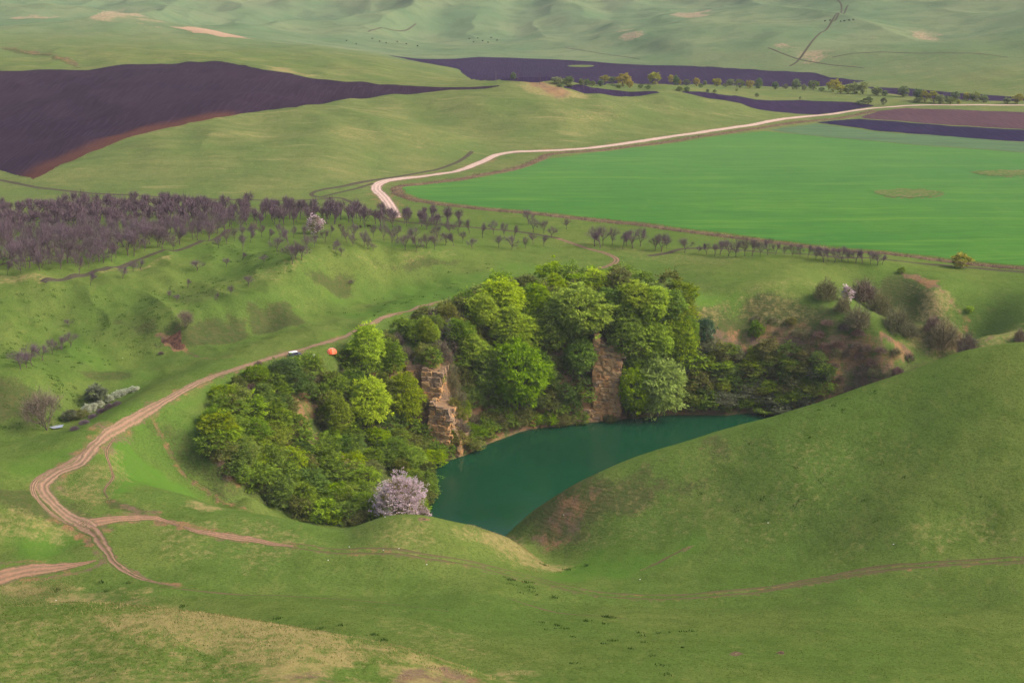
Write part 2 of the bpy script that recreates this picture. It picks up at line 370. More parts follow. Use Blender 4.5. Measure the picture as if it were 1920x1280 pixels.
class NT:
    """tiny node-tree writer"""
    def __init__(s, name, rough=1.0, spec=0.0):
        s.m = bpy.data.materials.new(name); s.m.use_nodes = True
        s.t = s.m.node_tree; s.b = s.t.nodes["Principled BSDF"]
        s.b.inputs["Roughness"].default_value = rough
        s.b.inputs["Specular IOR Level"].default_value = spec
        s.pos = None
    def n(s, typ, **kw):
        d = s.t.nodes.new(typ)
        for k, v in kw.items(): setattr(d, k, v)
        return d
    def set(s, sock, v):
        if hasattr(v, "is_linked") or hasattr(v, "links"): s.t.links.new(v, sock)
        elif isinstance(v, tuple) and len(v) == 3 and sock.type == 'RGBA': sock.default_value = (*v, 1)
        else: sock.default_value = v
    def P(s):
        if s.pos is None: s.pos = s.n("ShaderNodeNewGeometry").outputs["Position"]
        return s.pos
    def noise(s, scale, detail=3, rough=0.55, vec=None, dist=0.0):
        d = s.n("ShaderNodeTexNoise"); s.set(d.inputs["Vector"], vec if vec is not None else s.P())
        d.inputs["Scale"].default_value = scale; d.inputs["Detail"].default_value = detail
        d.inputs["Roughness"].default_value = rough; d.inputs["Distortion"].default_value = dist
        return d.outputs["Fac"]
    def ramp(s, v, a, b, lo=0.0, hi=1.0):
        d = s.n("ShaderNodeMapRange"); s.set(d.inputs[0], v); s.set(d.inputs[1], a); s.set(d.inputs[2], b)
        s.set(d.inputs[3], lo); s.set(d.inputs[4], hi); d.interpolation_type = 'SMOOTHSTEP'
        return d.outputs[0]
    def math(s, op, a, b=0.0):
        d = s.n("ShaderNodeMath", operation=op); s.set(d.inputs[0], a); s.set(d.inputs[1], b); return d.outputs[0]
    def mix(s, f, a, b, mode='MIX'):
        d = s.n("ShaderNodeMix", data_type='RGBA', blend_type=mode)
        s.set(d.inputs[0], f); s.set(d.inputs[6], a); s.set(d.inputs[7], b); return d.outputs[2]
    def scale(s, vec, sc, rot=0.0):
        d = s.n("ShaderNodeMapping"); s.set(d.inputs[0], vec); d.inputs[3].default_value = sc; d.inputs[2].default_value = (0, 0, rot)
        return d.outputs[0]
    def attr(s, name):
        d = s.n("ShaderNodeAttribute", attribute_name=name)
        sp = s.n("ShaderNodeSeparateColor"); s.t.links.new(d.outputs["Color"], sp.inputs[0])
        return sp.outputs[0], sp.outputs[1], sp.outputs[2], d.outputs["Alpha"]
    def bump(s, h, dist, strength=1.0):
        d = s.n("ShaderNodeBump"); s.set(d.inputs["Height"], h); d.inputs["Distance"].default_value = dist; d.inputs["Strength"].default_value = strength
        s.t.links.new(d.outputs[0], s.b.inputs["Normal"])
    def out(s, c): s.set(s.b.inputs["Base Color"], c); return s.m

def soil_mat(name, a, b, c=None, sc=0.25, bump=0.1):
    t = NT(name)
    col = t.mix(t.ramp(t.noise(sc, 4, 0.6), 0.35, 0.65), a, b)
    if c: col = t.mix(t.ramp(t.noise(sc * 6, 3, 0.6), 0.5, 0.7), col, c)
    t.bump(t.noise(2.5, 4, 0.7), bump)
    return t.out(col)

# ------------------------------------------------------------------ polygon / line distance in the ground plane
VX, VY = GX.ravel(), GY.ravel()
DV = np.zeros((NR, NP), bool); DV[(RR > 90) & (RR < 2800)] = True
DV[:, (PHI < -0.42) | (PHI > 0.42)] = False
DIDX = np.nonzero(DV.ravel())[0]
DX, DY = VX[DIDX], VY[DIDX]

def seg_dist(px, py, pl, closed=False):
    d = np.full(len(px), 1e9); n = len(pl)
    for i in range(n if closed else n - 1):
        ax, ay = pl[i][:2]; bx, by = pl[(i + 1) % n][:2]
        ex, ey = bx - ax, by - ay; q = ex * ex + ey * ey + 1e-9
        t = np.clip(((px - ax) * ex + (py - ay) * ey) / q, 0, 1)
        d = np.minimum(d, (px - ax - t * ex) ** 2 + (py - ay - t * ey) ** 2)
    return np.sqrt(d)

def inside(px, py, pl):
    c = np.zeros(len(px), bool); n = len(pl)
    for i in range(n):
        ax, ay = pl[i][:2]; bx, by = pl[(i + 1) % n][:2]
        if ay == by: continue
        c ^= ((ay > py) != (by > py)) & (px < (bx - ax) * (py - ay) / (by - ay) + ax)
    return c

def bbox_sel(pl, pad):
    a = np.array([q[:2] for q in pl]); lo = a.min(0) - pad; hi = a.max(0) + pad
    return np.nonzero((DX > lo[0]) & (DX < hi[0]) & (DY > lo[1]) & (DY < hi[1]))[0]

COVER = np.zeros((NR * NP, 4))      # R bare soil, G dry straw, B lush, A brown heath and painted slope shade
def paint(ch, pl, val, feather, closed=True, rag=0.5, nsc=None):
    w = hits(pl)
    s = bbox_sel(w, feather * 2)
    if len(s) == 0: return
    px, py = DX[s], DY[s]
    d = seg_dist(px, py, w, closed)
    if closed: d = np.where(inside(px, py, w), -d, d)
    nsc = nsc or feather * 1.2
    d = d + fbm(px / nsc, py / nsc, 3, 21) * feather * rag * 1.6
    m = sstep(feather * 0.5, -feather * 0.5, d) if closed else sstep(feather, feather * 0.25, d)
    g = DIDX[s]
    COVER[g, ch] = np.maximum(COVER[g, ch], m * val)

def ell(u, v, a, b, n=14, rot=0.0):
    c, s_ = math.cos(rot), math.sin(rot)
    return [(u + a * math.cos(t) * c - b * math.sin(t) * s_, v + a * math.cos(t) * s_ + b * math.sin(t) * c) for t in np.linspace(0, 2 * math.pi, n, endpoint=False)]

def smooth_line(w, step):
    """Catmull-Rom through world points, resampled every `step` metres (xy only)"""
    p = np.array([q[:2] for q in w], float); out = []
    p = np.vstack([2 * p[0] - p[1], p, 2 * p[-1] - p[-2]])
    for i in range(1, len(p) - 2):
        a, b, c, d = p[i - 1:i + 3]; n = max(2, int(np.hypot(*(c - b)) / step))
        for t in np.arange(n) / n:
            out.append(0.5 * ((2 * b) + (c - a) * t + (2 * a - 5 * b + 4 * c - d) * t * t + (3 * b - a - 3 * c + d) * t ** 3))
    out.append(p[-2])
    return np.array(out)

# roads and tracks: photo pixels along the centre, widths in metres
MAIN_A = [(1045,447),(1075,457),(1105,467),(1135,475),(1155,485),(1150,495),(1120,504),(1085,510),(1050,516),(1020,522)]
MAIN_B = [(880,560),(850,564),(800,572),(750,586),(705,603),(655,627),(600,645),(540,662),(470,683),(400,706),(350,728),(300,757),(250,785),(212,806),(185,828),(165,850),(150,868),(112,885),(84,905),(84,925),(110,953),(142,974),(175,990)]
BRANCH = [(160,982),(195,976),(235,972),(280,970)]
GRAVEL = [(742,408),(733,388),(720,370),(706,356),(712,344),(745,336),(800,330),(860,320),(900,305),(935,290),(990,284),(1080,280),(1180,268),(1290,252),(1400,236),(1480,222),(1560,214),(1620,205),(1680,200),(1740,197),(1830,197),(1950,198)]
# ---- paint the ground cover
for pl, wd in ((MAIN_B[:8], 3.0), (MAIN_B[7:14], 4.0), (MAIN_B[13:], 6.0), (BRANCH, 4.5), (MAIN_A, 3.0)):
    paint(0, pl, 0.62, wd, closed=False, rag=0.5)
paint(0, GRAVEL, 0.55, 9, closed=False)
paint(0, ell(188, 1030, 26, 26), .5, 3); paint(0, ell(160, 990, 45, 14), .75, 3)
paint(0, [(0,1072),(70,1060),(150,1052),(158,1064),(80,1080),(0,1096)], .75, 3)
paint(0, [(370,993),(420,998),(500,1010),(525,1020),(470,1022),(400,1008)], .8, 3)
paint(0, [(150,985),(185,1015),(205,1045),(240,1070),(290,1088),(330,1096)], .72, 1.8, closed=False)
paint(0, [(165,995),(200,1030),(215,1050),(245,1075),(300,1094),(360,1102)], .66, 1.4, closed=False)
paint(0, [(200,1045),(180,1062),(150,1072),(110,1082),(60,1088)], .66, 1.3, closed=False)
paint(0, [(135,990),(165,1015),(180,1040),(195,1055),(170,1068),(100,1082),(0,1094)], .66, 1.4, closed=False)
paint(0, [(280,972),(340,985),(400,1000),(460,1012)], .72, 2.4, closed=False)
for dv in (-3, 5):
    paint(0, [(520,1020+dv),(650,1034+dv),(800,1044+dv),(900,1062+dv),(1000,1087+dv),(1080,1106+dv),(1200,1119+dv),(1320,1116+dv),(1430,1106+dv),(1520,1090+dv),(1620,1072+dv),(1720,1060+dv),(1850,1052+dv),(1940,1050+dv)], .56, 1.1, closed=False, rag=.8)
paint(0, [(1430,1106),(1500,1093),(1560,1082),(1640,1070)], .75, 1.3, closed=False, rag=.8)
paint(0, [(1205,1068),(1250,1045),(1300,1022)], .6, 1.2, closed=False)
for pl in ([(1560,850),(1575,900),(1585,950)], [(1590,850),(1605,905),(1600,950)], [(400,1120),(600,1125),(740,1135),(900,1160)], [(1180,1240),(1250,1265),(1330,1290)]):
    paint(0, pl, .28, .9, closed=False, rag=.9)
paint(0, ell(1380, 1225, 14, 4), 1, .8); paint(0, ell(1464, 1223, 9, 4), .9, .8); paint(0, ell(794, 973, 14, 4), .9, 1)
paint(0, [(293,628),(318,625),(340,640),(350,655),(330,660),(305,645)], 1, 1.5)
for pl in ([(345,655),(370,668),(410,672),(440,668)], [(290,792),(300,815),(318,845),(330,872),(352,897)], [(352,897),(390,922),(430,945),(470,958)], [(0,1056),(40,1052),(80,1052)], [(132,868),(160,835),(195,808),(225,795)], [(270,785),(330,742),(380,715)]):
    paint(0, pl, .6, 1.4, closed=False)
paint(0, [(203,940),(215,934),(245,948),(290,962),(225,955)], .7, 2)
paint(3, [(205,938),(290,958),(270,966),(200,952)], .8, 3)
paint(0, [(1070,915),(1160,878),(1250,845),(1230,890),(1120,960),(1060,985),(1000,1015),(985,990)], .62, 11, rag=1)
# pit: bare slopes
paint(3, [(1060,915),(1160,872),(1280,832),(1330,825),(1280,880),(1150,960),(1090,1000),(1000,1030),(960,1003)], 1.0, 12, rag=.6)
paint(3, [(1300,580),(1420,560),(1540,570),(1640,640),(1700,680),(1600,720),(1480,700),(1330,690),(1290,640)], .9, 8)
paint(3, [(1600,520),(1700,520),(1800,610),(1860,650),(1750,668),(1650,600)], .75, 8)
paint(0, [(1290,628),(1340,598),(1420,610),(1480,640),(1500,665),(1400,660),(1310,668)], .95, 7)
paint(0, [(1480,620),(1560,600),(1620,630),(1690,665),(1700,690),(1600,720),(1520,725),(1500,680)], .62, 8, rag=1)
paint(1, [(1300,590),(1400,570),(1500,575),(1560,600),(1450,610),(1340,605)], .5, 8, rag=1)
paint(0, [(1300,650),(1340,640),(1400,660),(1380,672),(1310,668)], .8, 4)
paint(0, [(1655,628),(1690,655),(1705,662)], 1.0, 2.2, closed=False)
paint(0, [(1690,512),(1730,518),(1765,535),(1770,545),(1740,542)], .95, 4)
paint(0, [(1560,560),(1600,600),(1650,636)], .35, 2, closed=False)
paint(0, [(1770,545),(1810,590),(1860,636)], .55, 3, closed=False)
paint(1, [(1725,545),(1765,550),(1790,580),(1775,640),(1700,650),(1740,600)], .8, 10)
paint(1, [(1800,580),(1930,600),(1930,640),(1880,650)], .6, 14)
for pl in ([(540,780),(560,740),(590,800),(620,840),(600,870),(560,820)], [(670,670),(720,665),(780,690),(850,730),(850,850),(800,850),(770,760),(700,700)],
           [(1040,640),(1110,630),(1165,650),(1165,785),(1000,800),(950,810),(960,780),(1080,760),(1110,700)], [(385,830),(400,850),(440,900),(420,900)], [(830,700),(870,690),(900,760),(960,790),(860,850),(840,800)]):
    paint(0, pl, .9, 5)
# dry straw
paint(1, [(100,1129),(300,1139),(450,1160),(620,1190),(760,1220),(880,1252),(965,1283),(560,1290),(430,1265),(520,1230),(560,1205),(400,1172),(250,1144)], .85, 11, rag=1.0)
paint(1, [(400,1154),(620,1190),(760,1220),(960,1280),(800,1285),(650,1230)], 1, 8, rag=1)
paint(1, [(0,1150),(300,1170),(430,1230),(400,1290),(0,1290)], .48, 10, rag=1)
paint(0, [(560,1268),(700,1258),(860,1258),(960,1284),(700,1298)], .6, 7, rag=1)
paint(1, [(0,1095),(90,1092),(150,1104),(60,1118),(0,1120)], .8, 4)
paint(1, [(880,988),(950,1006),(1010,1048),(1060,1072),(1000,1070),(930,1045),(880,1010)], .85, 6, rag=.7)
paint(1, [(345,935),(380,942),(420,958),(350,955),(330,945)], .9, 4)
paint(1, [(230,845),(240,900),(200,940),(170,960),(110,925),(105,905),(170,870)], .55, 6, rag=.9)
paint(1, [(20,950),(150,965),(100,1000),(0,990)], .6, 7, rag=.9)
paint(3, [(-50,900),(60,925),(170,965),(150,985),(60,975),(-50,960)], .7, 8)
paint(1, [(480,1000),(700,990),(850,990),(900,1010),(700,1030),(550,1020)], .45, 10, rag=1)
paint(1, [(300,985),(400,1010),(520,1040),(400,1060),(280,1050)], .4, 8, rag=1)
paint(1, [(620,1130),(800,1170),(1000,1230),(1100,1290),(900,1240),(700,1190)], .35, 8, rag=1)
paint(1, ell(1420, 850, 330, 60), .28, 30, rag=1); paint(1, ell(1800, 1010, 110, 16), .4, 6, rag=1)
paint(1, [(420,530),(620,480),(850,468),(880,478),(620,496),(520,530)], .4, 6)
paint(1, [(1100,455),(1260,470),(1450,478),(1350,498),(1200,485)], .4, 8)
paint(1, [(1260,560),(1400,545),(1520,520),(1540,540),(1420,560)], .4, 6)
paint(1, [(480,120),(520,124),(600,142),(610,147),(520,134)], .9, 14); paint(0, [(500,122),(545,130),(600,144),(560,142)], .5, 12)
paint(0, [(330,52),(400,56),(450,68),(475,74),(420,70),(340,58)], .9, 14)
paint(0, [(1000,152),(1025,153),(1060,166),(1080,180),(1040,180),(1000,164)], .8, 14)
paint(1, [(960,150),(1030,155),(1100,180),(1060,195),(960,170)], .8, 20)
paint(1, [(1080,205),(1150,220),(1100,226),(1030,215)], .5, 20); paint(1, [(640,235),(800,260),(780,275),(620,250)], .5, 20)
paint(1, [(1010,195),(1200,185),(1300,200),(1150,215)], .35, 20, rag=1)
for q in (ell(215,30,28,8), ell(432,34,16,5), ell(1178,64,24,6), ell(1705,68,26,6), ell(1300,28,30,4), ell(100,30,60,6), ell(1530,105,22,4)): paint(0, q, .62, 40, rag=1.2)
paint(3, [(0,88),(60,95),(150,122),(150,128),(50,102),(0,94)], .9, 8); paint(0, [(0,89),(60,97),(150,125)], .6, 8, closed=False)
paint(0, [(100,392),(190,388),(185,398),(100,398)], .35, 8)
paint(1, [(0,516),(80,515),(140,520),(90,530),(0,530)], .7, 4); paint(1, [(180,508),(330,478),(330,484),(190,514)], .7, 3)
paint(0, [(200,535),(260,530),(240,548),(190,550)], .3, 5)
# lush
paint(2, [(205,830),(230,822),(300,880),(380,930),(300,915),(220,930),(205,880)], 1, 5)
paint(2, [(0,870),(150,830),(150,860),(60,900),(0,900)], .5, 8); paint(2, [(0,1000),(130,1005),(150,1040),(60,1045),(0,1040)], .8, 6)
paint(2, [(1010,1060),(1120,1040),(1250,1030),(1300,1000),(1250,1060),(1150,1095),(1060,1085)], .8, 10)
paint(2, [(640,590),(830,545),(1000,530),(900,560),(760,590),(680,620)], .6, 8); paint(2, ell(850, 530, 240, 20, rot=-.15), .5, 10)
paint(2, [(230,825),(300,790),(380,800),(480,930),(400,920),(300,860)], .35, 8)
paint(2, [(150,640),(300,700),(250,740),(100,660)], .5, 12); paint(2, ell(650,625,60,8,rot=-.2), .5, 6)
paint(2, [(430,770-60),(330,760),(260,805),(300,790),(400,745)], .5, 5)
paint(2, [(1290,548),(1420,548),(1500,560),(1400,580),(1300,575)], .6, 5)
paint(3, [(560,505),(640,498),(690,525),(670,548),(600,545)], .9, 6); paint(3, [(470,570),(540,570),(570,605),(470,628)], .9, 6); paint(3, [(700,492),(780,490),(870,484),(860,494),(760,505)], .7, 5)  # rough dark grass plus painted shade on the mound faces, next lines too
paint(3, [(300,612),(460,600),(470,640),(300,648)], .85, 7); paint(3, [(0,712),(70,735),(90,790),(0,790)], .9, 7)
paint(3, [(200,590),(280,600),(330,640),(240,630)], .7, 8); paint(3, [(150,680),(270,695),(250,715),(160,700)], .7, 6); paint(3, [(330,545),(440,540),(400,560),(300,575)], .5, 6); paint(3, [(290,800),(330,790),(390,840),(470,915),(495,945),(420,930),(350,880)], .55, 6)  # last outline paints the shaded right wall of the gully
# pit walls by steepness
gz_a = np.gradient(GZ, axis=1) / (np.gradient(GX, axis=1) ** 2 + np.gradient(GY, axis=1) ** 2 + 1e-9) ** .5
gz_r = np.gradient(GZ, axis=0) / np.gradient(GR, axis=0)
steep = np.hypot(gz_a, gz_r).ravel()
pit = sstep(0.75, 1.25, steep) * sstep(-4, -8, GZ.ravel()) * (GR.ravel() > 400) * (GR.ravel() < 540)
COVER[:, 0] = np.maximum(COVER[:, 0], pit * 0.7)
COVER[:, 3] = np.maximum(COVER[:, 3], sstep(0.45, 0.8, steep) * 0.25 * (GR.ravel() < 1000))
COVER[:, 3] = np.maximum(COVER[:, 3], ((GZ.ravel() < -15) & (GR.ravel() > 395) & (GR.ravel() < 520)) * 0.6)
shore = sstep(-33.6, -34.8, GZ.ravel()) * (GR.ravel() > 380) * .62
COVER[:, 0] = np.maximum(COVER[:, 0], shore)
print("cover", round(time.time() - T0, 1))

# ------------------------------------------------------------------ ground material
t = NT("meadow_ground")
soil, dry, lush, heath_shade = t.attr("cover")
big = t.noise(0.022, 4, 0.6); mid = t.noise(0.16, 4, 0.62); fine = t.noise(1.5, 6, 0.78)
streak = t.noise(0.5, 3, 0.6, vec=t.scale(t.P(), (1.0, 0.35, 1.0), 0.5))
yv = t.n("ShaderNodeVectorMath", operation='LENGTH'); t.set(yv.inputs[0], t.P()); rng_ = yv.outputs["Value"]
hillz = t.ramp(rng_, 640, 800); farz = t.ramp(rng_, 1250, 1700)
c = t.mix(t.ramp(big, .35, .65), (.080, .130, .024), (.110, .143, .031))
c = t.mix(t.ramp(mid, .42, .68, 0, .5), c, (.060, .096, .015))
hc = t.mix(t.ramp(big, .35, .65), (.100, .135, .040), (.145, .155, .052))
hc = t.mix(t.ramp(mid, .45, .7, 0, .5), hc, (.085, .118, .030))
fc = t.mix(t.ramp(t.noise(.008, 4, .6), .35, .65), (.100, .155, .076), (.150, .182, .092))  # far tone kept bluer, some haze painted into the colour
stn = t.noise(1.0, 4, .65, vec=t.scale(t.P(), (.035, .11, .1), .35))
hc = t.mix(t.ramp(stn, .46, .62, 0, .42), hc, (.068, .098, .028))
hc = t.mix(t.ramp(t.noise(1.0, 4, .65, vec=t.scale(t.P(), (.02, .10, .1), .2)), .56, .70, 0, .5), hc, (.26, .22, .09))
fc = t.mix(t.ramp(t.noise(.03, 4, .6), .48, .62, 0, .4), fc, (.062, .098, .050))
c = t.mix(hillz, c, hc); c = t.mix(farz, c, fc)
c = t.mix(t.ramp(fine, .46, .64, 0, .55), c, (.030, .052, .007))
c = t.mix(t.ramp(t.noise(4.5, 3, .8), .5, .62, 0, .45), c, (.030, .055, .008))
c = t.mix(t.ramp(streak, .54, .74, 0, .22), c, (.190, .170, .055))
c = t.mix(t.math('MULTIPLY', lush, t.ramp(mid, .2, .6, .5, .95)), c, (.066, .138, .017))
hm = t.ramp(t.math('ADD', heath_shade, t.math('MULTIPLY', t.math('SUBTRACT', fine, .5), 1.6)), .25, .75, 0, .85)
c = t.mix(t.math('MULTIPLY', hm, t.ramp(heath_shade, 0, .2)), c, t.mix(t.ramp(t.noise(.6, 4, .7), .4, .62), (.044, .062, .017), (.072, .068, .026)))
dm = t.ramp(t.math('ADD', dry, t.math('MULTIPLY', t.math('SUBTRACT', t.noise(.55, 6, .8), .5), 3.2)), .25, 1.15, 0, .75)
c = t.mix(t.math('MULTIPLY', dm, t.ramp(dry, 0, .2)), c, t.mix(fine, (.19, .14, .05), (.34, .26, .12)))
sm = t.ramp(t.math('ADD', soil, t.math('MULTIPLY', t.math('SUBTRACT', t.noise(.35, 7, .8), .5), 2.2)), .38, .85, 0, .92)
sc_ = t.mix(t.ramp(t.noise(.12, 4, .6), .4, .6), (.23, .125, .062), (.135, .088, .060))
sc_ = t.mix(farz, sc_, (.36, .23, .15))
sc_ = t.mix(t.ramp(t.noise(2.2, 3, .6), .5, .7, 0, .6), sc_, (.055, .034, .022))
c = t.mix(t.math('MULTIPLY', sm, t.ramp(soil, 0, .15)), c, sc_)
# terracettes and tussocks as relief
sx = t.n("ShaderNodeSeparateXYZ"); t.set(sx.inputs[0], t.P())
tz = t.math('MULTIPLY', t.math('SINE', t.math('ADD', t.math('MULTIPLY', sx.outputs[2], 7.0), t.math('MULTIPLY', mid, 22.0))), t.math('ADD', t.math('MULTIPLY', heath_shade, .04), .018))
hgt = t.math('ADD', t.math('ADD', t.math('MULTIPLY', fine, .55), t.math('MULTIPLY', mid, 1.4)), tz)
t.bump(hgt, 0.5, 1.0)
GROUND = t.out(c)

ii = np.arange(NR * NP).reshape(NR, NP)
Fq = np.stack([ii[:-1, :-1], ii[:-1, 1:], ii[1:, 1:], ii[1:, :-1]], -1).reshape(-1, 4)[:, ::-1]
split = int(np.searchsorted(RR, 1300.0))
V3 = np.stack([GX, GY, GZ], -1).reshape(-1, 3)
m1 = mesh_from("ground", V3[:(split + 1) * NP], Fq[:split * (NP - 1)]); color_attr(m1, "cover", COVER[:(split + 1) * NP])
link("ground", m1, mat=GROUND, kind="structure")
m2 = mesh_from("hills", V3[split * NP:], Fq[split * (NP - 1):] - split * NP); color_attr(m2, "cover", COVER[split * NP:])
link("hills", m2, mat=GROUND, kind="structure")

# ------------------------------------------------------------------ fields: sheets cut from the same grid, edges snapped to the outline
def field(name, pl, mat, lift=0.10, attr=None, rag=2.2, cell=6.0):
    w0 = [q[:2] for q in hits(pl)]; w = []
    for i in range(len(w0)):
        a, b = np.array(w0[i]), np.array(w0[(i + 1) % len(w0)]); d_ = float(np.hypot(*(b - a))); n_ = max(1, int(d_ / cell))
        for k in range(n_):
            q = a + (b - a) * k / n_; nv = fbm(q[0] / (cell * 3), q[1] / (cell * 3), 3, 61); nu = fbm(q[0] / (cell * 3) + 50, q[1] / (cell * 3), 3, 62)
            w.append((q[0] + nu * rag, q[1] + nv * rag))
    s = bbox_sel(w, 12)
    px, py = DX[s], DY[s]
    ins = np.zeros(NR * NP, bool); ins[DIDX[s][inside(px, py, w)]] = True
    q = ins[Fq]; fsel = Fq[q.sum(1) >= 2]
    ids = np.unique(fsel); mp = np.full(NR * NP, -1); mp[ids] = np.arange(len(ids))
    co = V3[ids].copy()
    outv = np.nonzero(~ins[ids])[0]
    if len(outv):
        ox, oy = co[outv, 0], co[outv, 1]; best = np.full(len(outv), 1e18); bx_ = ox.copy(); by_ = oy.copy(); n = len(w)
        for i in range(n):
            ax, ay = w[i]; bx, by = w[(i + 1) % n]; ex, ey = bx - ax, by - ay
            tt = np.clip(((ox - ax) * ex + (oy - ay) * ey) / (ex * ex + ey * ey + 1e-9), 0, 1)
            cx, cy = ax + tt * ex, ay + tt * ey; d = (ox - cx) ** 2 + (oy - cy) ** 2; k = d < best
            best[k] = d[k]; bx_[k] = cx[k]; by_[k] = cy[k]
        co[outv, 0] = bx_; co[outv, 1] = by_; co[outv, 2] = ground(bx_, by_)
    co[:, 2] += lift
    m = mesh_from(name, co, mp[fsel])
    if attr is not None: color_attr(m, "cover", attr(co, w))
    return link(name, m, mat=mat, kind="structure")

def plough_mat(name, a, b, red=None, rot=0.0):
    t = NT(name)
    rows = t.noise(1.0, 2, .5, vec=t.scale(t.P(), (.9, .03, .1), rot))
    c = t.mix(t.ramp(t.noise(.02, 4, .6), .35, .65), a, b)
    c = t.mix(t.ramp(rows, .45, .65, 0, .45), c, tuple(min(1, q * 1.6 + .008) for q in b))
    c = t.mix(t.ramp(t.noise(.7, 4, .7), .5, .7, 0, .5), c, tuple(q * .5 for q in a))
    if red:
        r_ = t.attr("cover")[0]
        c = t.mix(t.ramp(t.math('ADD', r_, t.math('MULTIPLY', t.math('SUBTRACT', t.noise(.04, 4, .6), .5), .8)), .2, 1, 0, .85), c, red)
    t.bump(t.math('ADD', rows, t.noise(.8, 3, .6)), .25)
    return t.out(c)
PL1 = plough_mat("ploughed_soil", (.017, .009, .019), (.023, .012, .022), (.075, .030, .020), .5)
PL2 = plough_mat("ploughed_soil_far", (.016, .009, .027), (.020, .011, .031), None, 1.2)
PL3 = plough_mat("ploughed_soil_brown", (.058, .029, .036), (.068, .036, .043), None, 1.4)
PL4 = plough_mat("ploughed_soil_fresh", (.013, .009, .030), (.017, .011, .034), None, 1.5)
t = NT("winter_wheat")
c = t.mix(t.ramp(t.noise(.006, 3, .6), .35, .65), (.040, .130, .022), (.062, .158, .022))
st = t.noise(1.0, 3, .6, vec=t.scale(t.P(), (.02, .22, .1), -.35))
c = t.mix(t.ramp(st, .4, .65, 0, .5), c, (.034, .100, .020))
c = t.mix(t.ramp(t.noise(1.0, 3, .7, vec=t.scale(t.P(), (.03, .75, .1), -.28)), .42, .62, 0, .4), c, (.028, .088, .018))
c = t.mix(t.ramp(t.noise(.05, 5, .7), .55, .7, 0, .35), c, (.085, .165, .030))
c = t.mix(t.ramp(t.noise(1.0, 3, .6, vec=t.scale(t.P(), (.01, .08, .1), -.2)), .5, .7, 0, .5), c, (.095, .190, .025))
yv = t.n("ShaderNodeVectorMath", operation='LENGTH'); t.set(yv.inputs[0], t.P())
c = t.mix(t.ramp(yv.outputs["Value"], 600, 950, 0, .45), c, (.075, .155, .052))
t.bump(t.noise(1.2, 3, .7), .2)
WHEAT = t.out(c)
t = NT("young_crop")
c = t.mix(t.ramp(t.noise(1.0, 3, .6, vec=t.scale(t.P(), (.02, .15, .1), .1)), .4, .65), (.075, .125, .055), (.060, .100, .050))
PALE = t.out(c)
SCAR = soil_mat('scar_soil', (.055, .030, .024), (.13, .065, .042), (.035, .022, .02), .8, .5)
WEED = soil_mat("weedy_patch", (.060, .110, .024), (.095, .115, .035), (.17, .13, .07), .08)

F1 = [(-80,133),(0,133),(100,131),(200,126),(300,119),(350,116),(400,115),(440,120),(500,132),(560,142),(610,149),(700,157),(780,162),(880,164),(935,160),(938,162),(880,168),(800,174),(700,183),(600,196),(560,202),(500,207),(450,214),(380,227),(300,244),(250,256),(200,274),(150,296),(100,318),(66,336),(40,330),(0,320),(-80,312)]
def red_edge(co, w):
    d = seg_dist(co[:, 0], co[:, 1], [hit(a, b)[:2] for a, b in ((66,338),(150,298),(250,258),(380,229),(420,222))])
    a = np.zeros((len(co), 4)); a[:, 0] = sstep(34, 2, d); a[:, 3] = 1; return a
field("ploughed_field", F1, PL1, attr=red_edge)
field("ploughed_field", [(725,103),(900,107),(1050,112),(1150,119),(1300,124),(1450,133),(1530,137),(1560,146),(1622,152),(1580,160),(1450,163),(1300,158),(1200,158),(1100,160),(1000,156),(940,152),(860,131),(780,115)], PL2)
field("ploughed_field", [(1050,163),(1120,165),(1235,172),(1238,175),(1150,181),(1100,176)], PL2)
field("ploughed_field", [(1270,172),(1380,180),(1500,188),(1600,192),(1640,198),(1600,206),(1560,212),(1530,215),(1480,212),(1400,199),(1330,185)], PL2)
field("ploughed_field", [(1612,220),(1650,208),(1700,203),(1990,215),(1990,246),(1780,235),(1620,222)], PL3)
field("ploughed_field", [(1528,230),(1610,223),(1780,237),(1990,247),(1990,270),(1800,258),(1650,246)], PL4)
field("ploughed_field", [(1625,163),(1700,166),(1800,175),(1930,184),(1930,190),(1750,186),(1640,173)], PL2)
field("crop_strip", [(1440,244),(1528,232),(1650,248),(1990,272),(1990,290),(1700,270),(1500,252)], PALE)
field("crop_field", [(750,352),(860,341),(960,323),(1030,298),(1100,288),(1300,263),(1430,246),(1500,253),(1700,271),(1990,291),(1990,505),(1920,497),(1750,480),(1600,466),(1450,449),(1300,430),(1150,412),(1000,396),(900,388),(800,375),(760,362)], WHEAT)
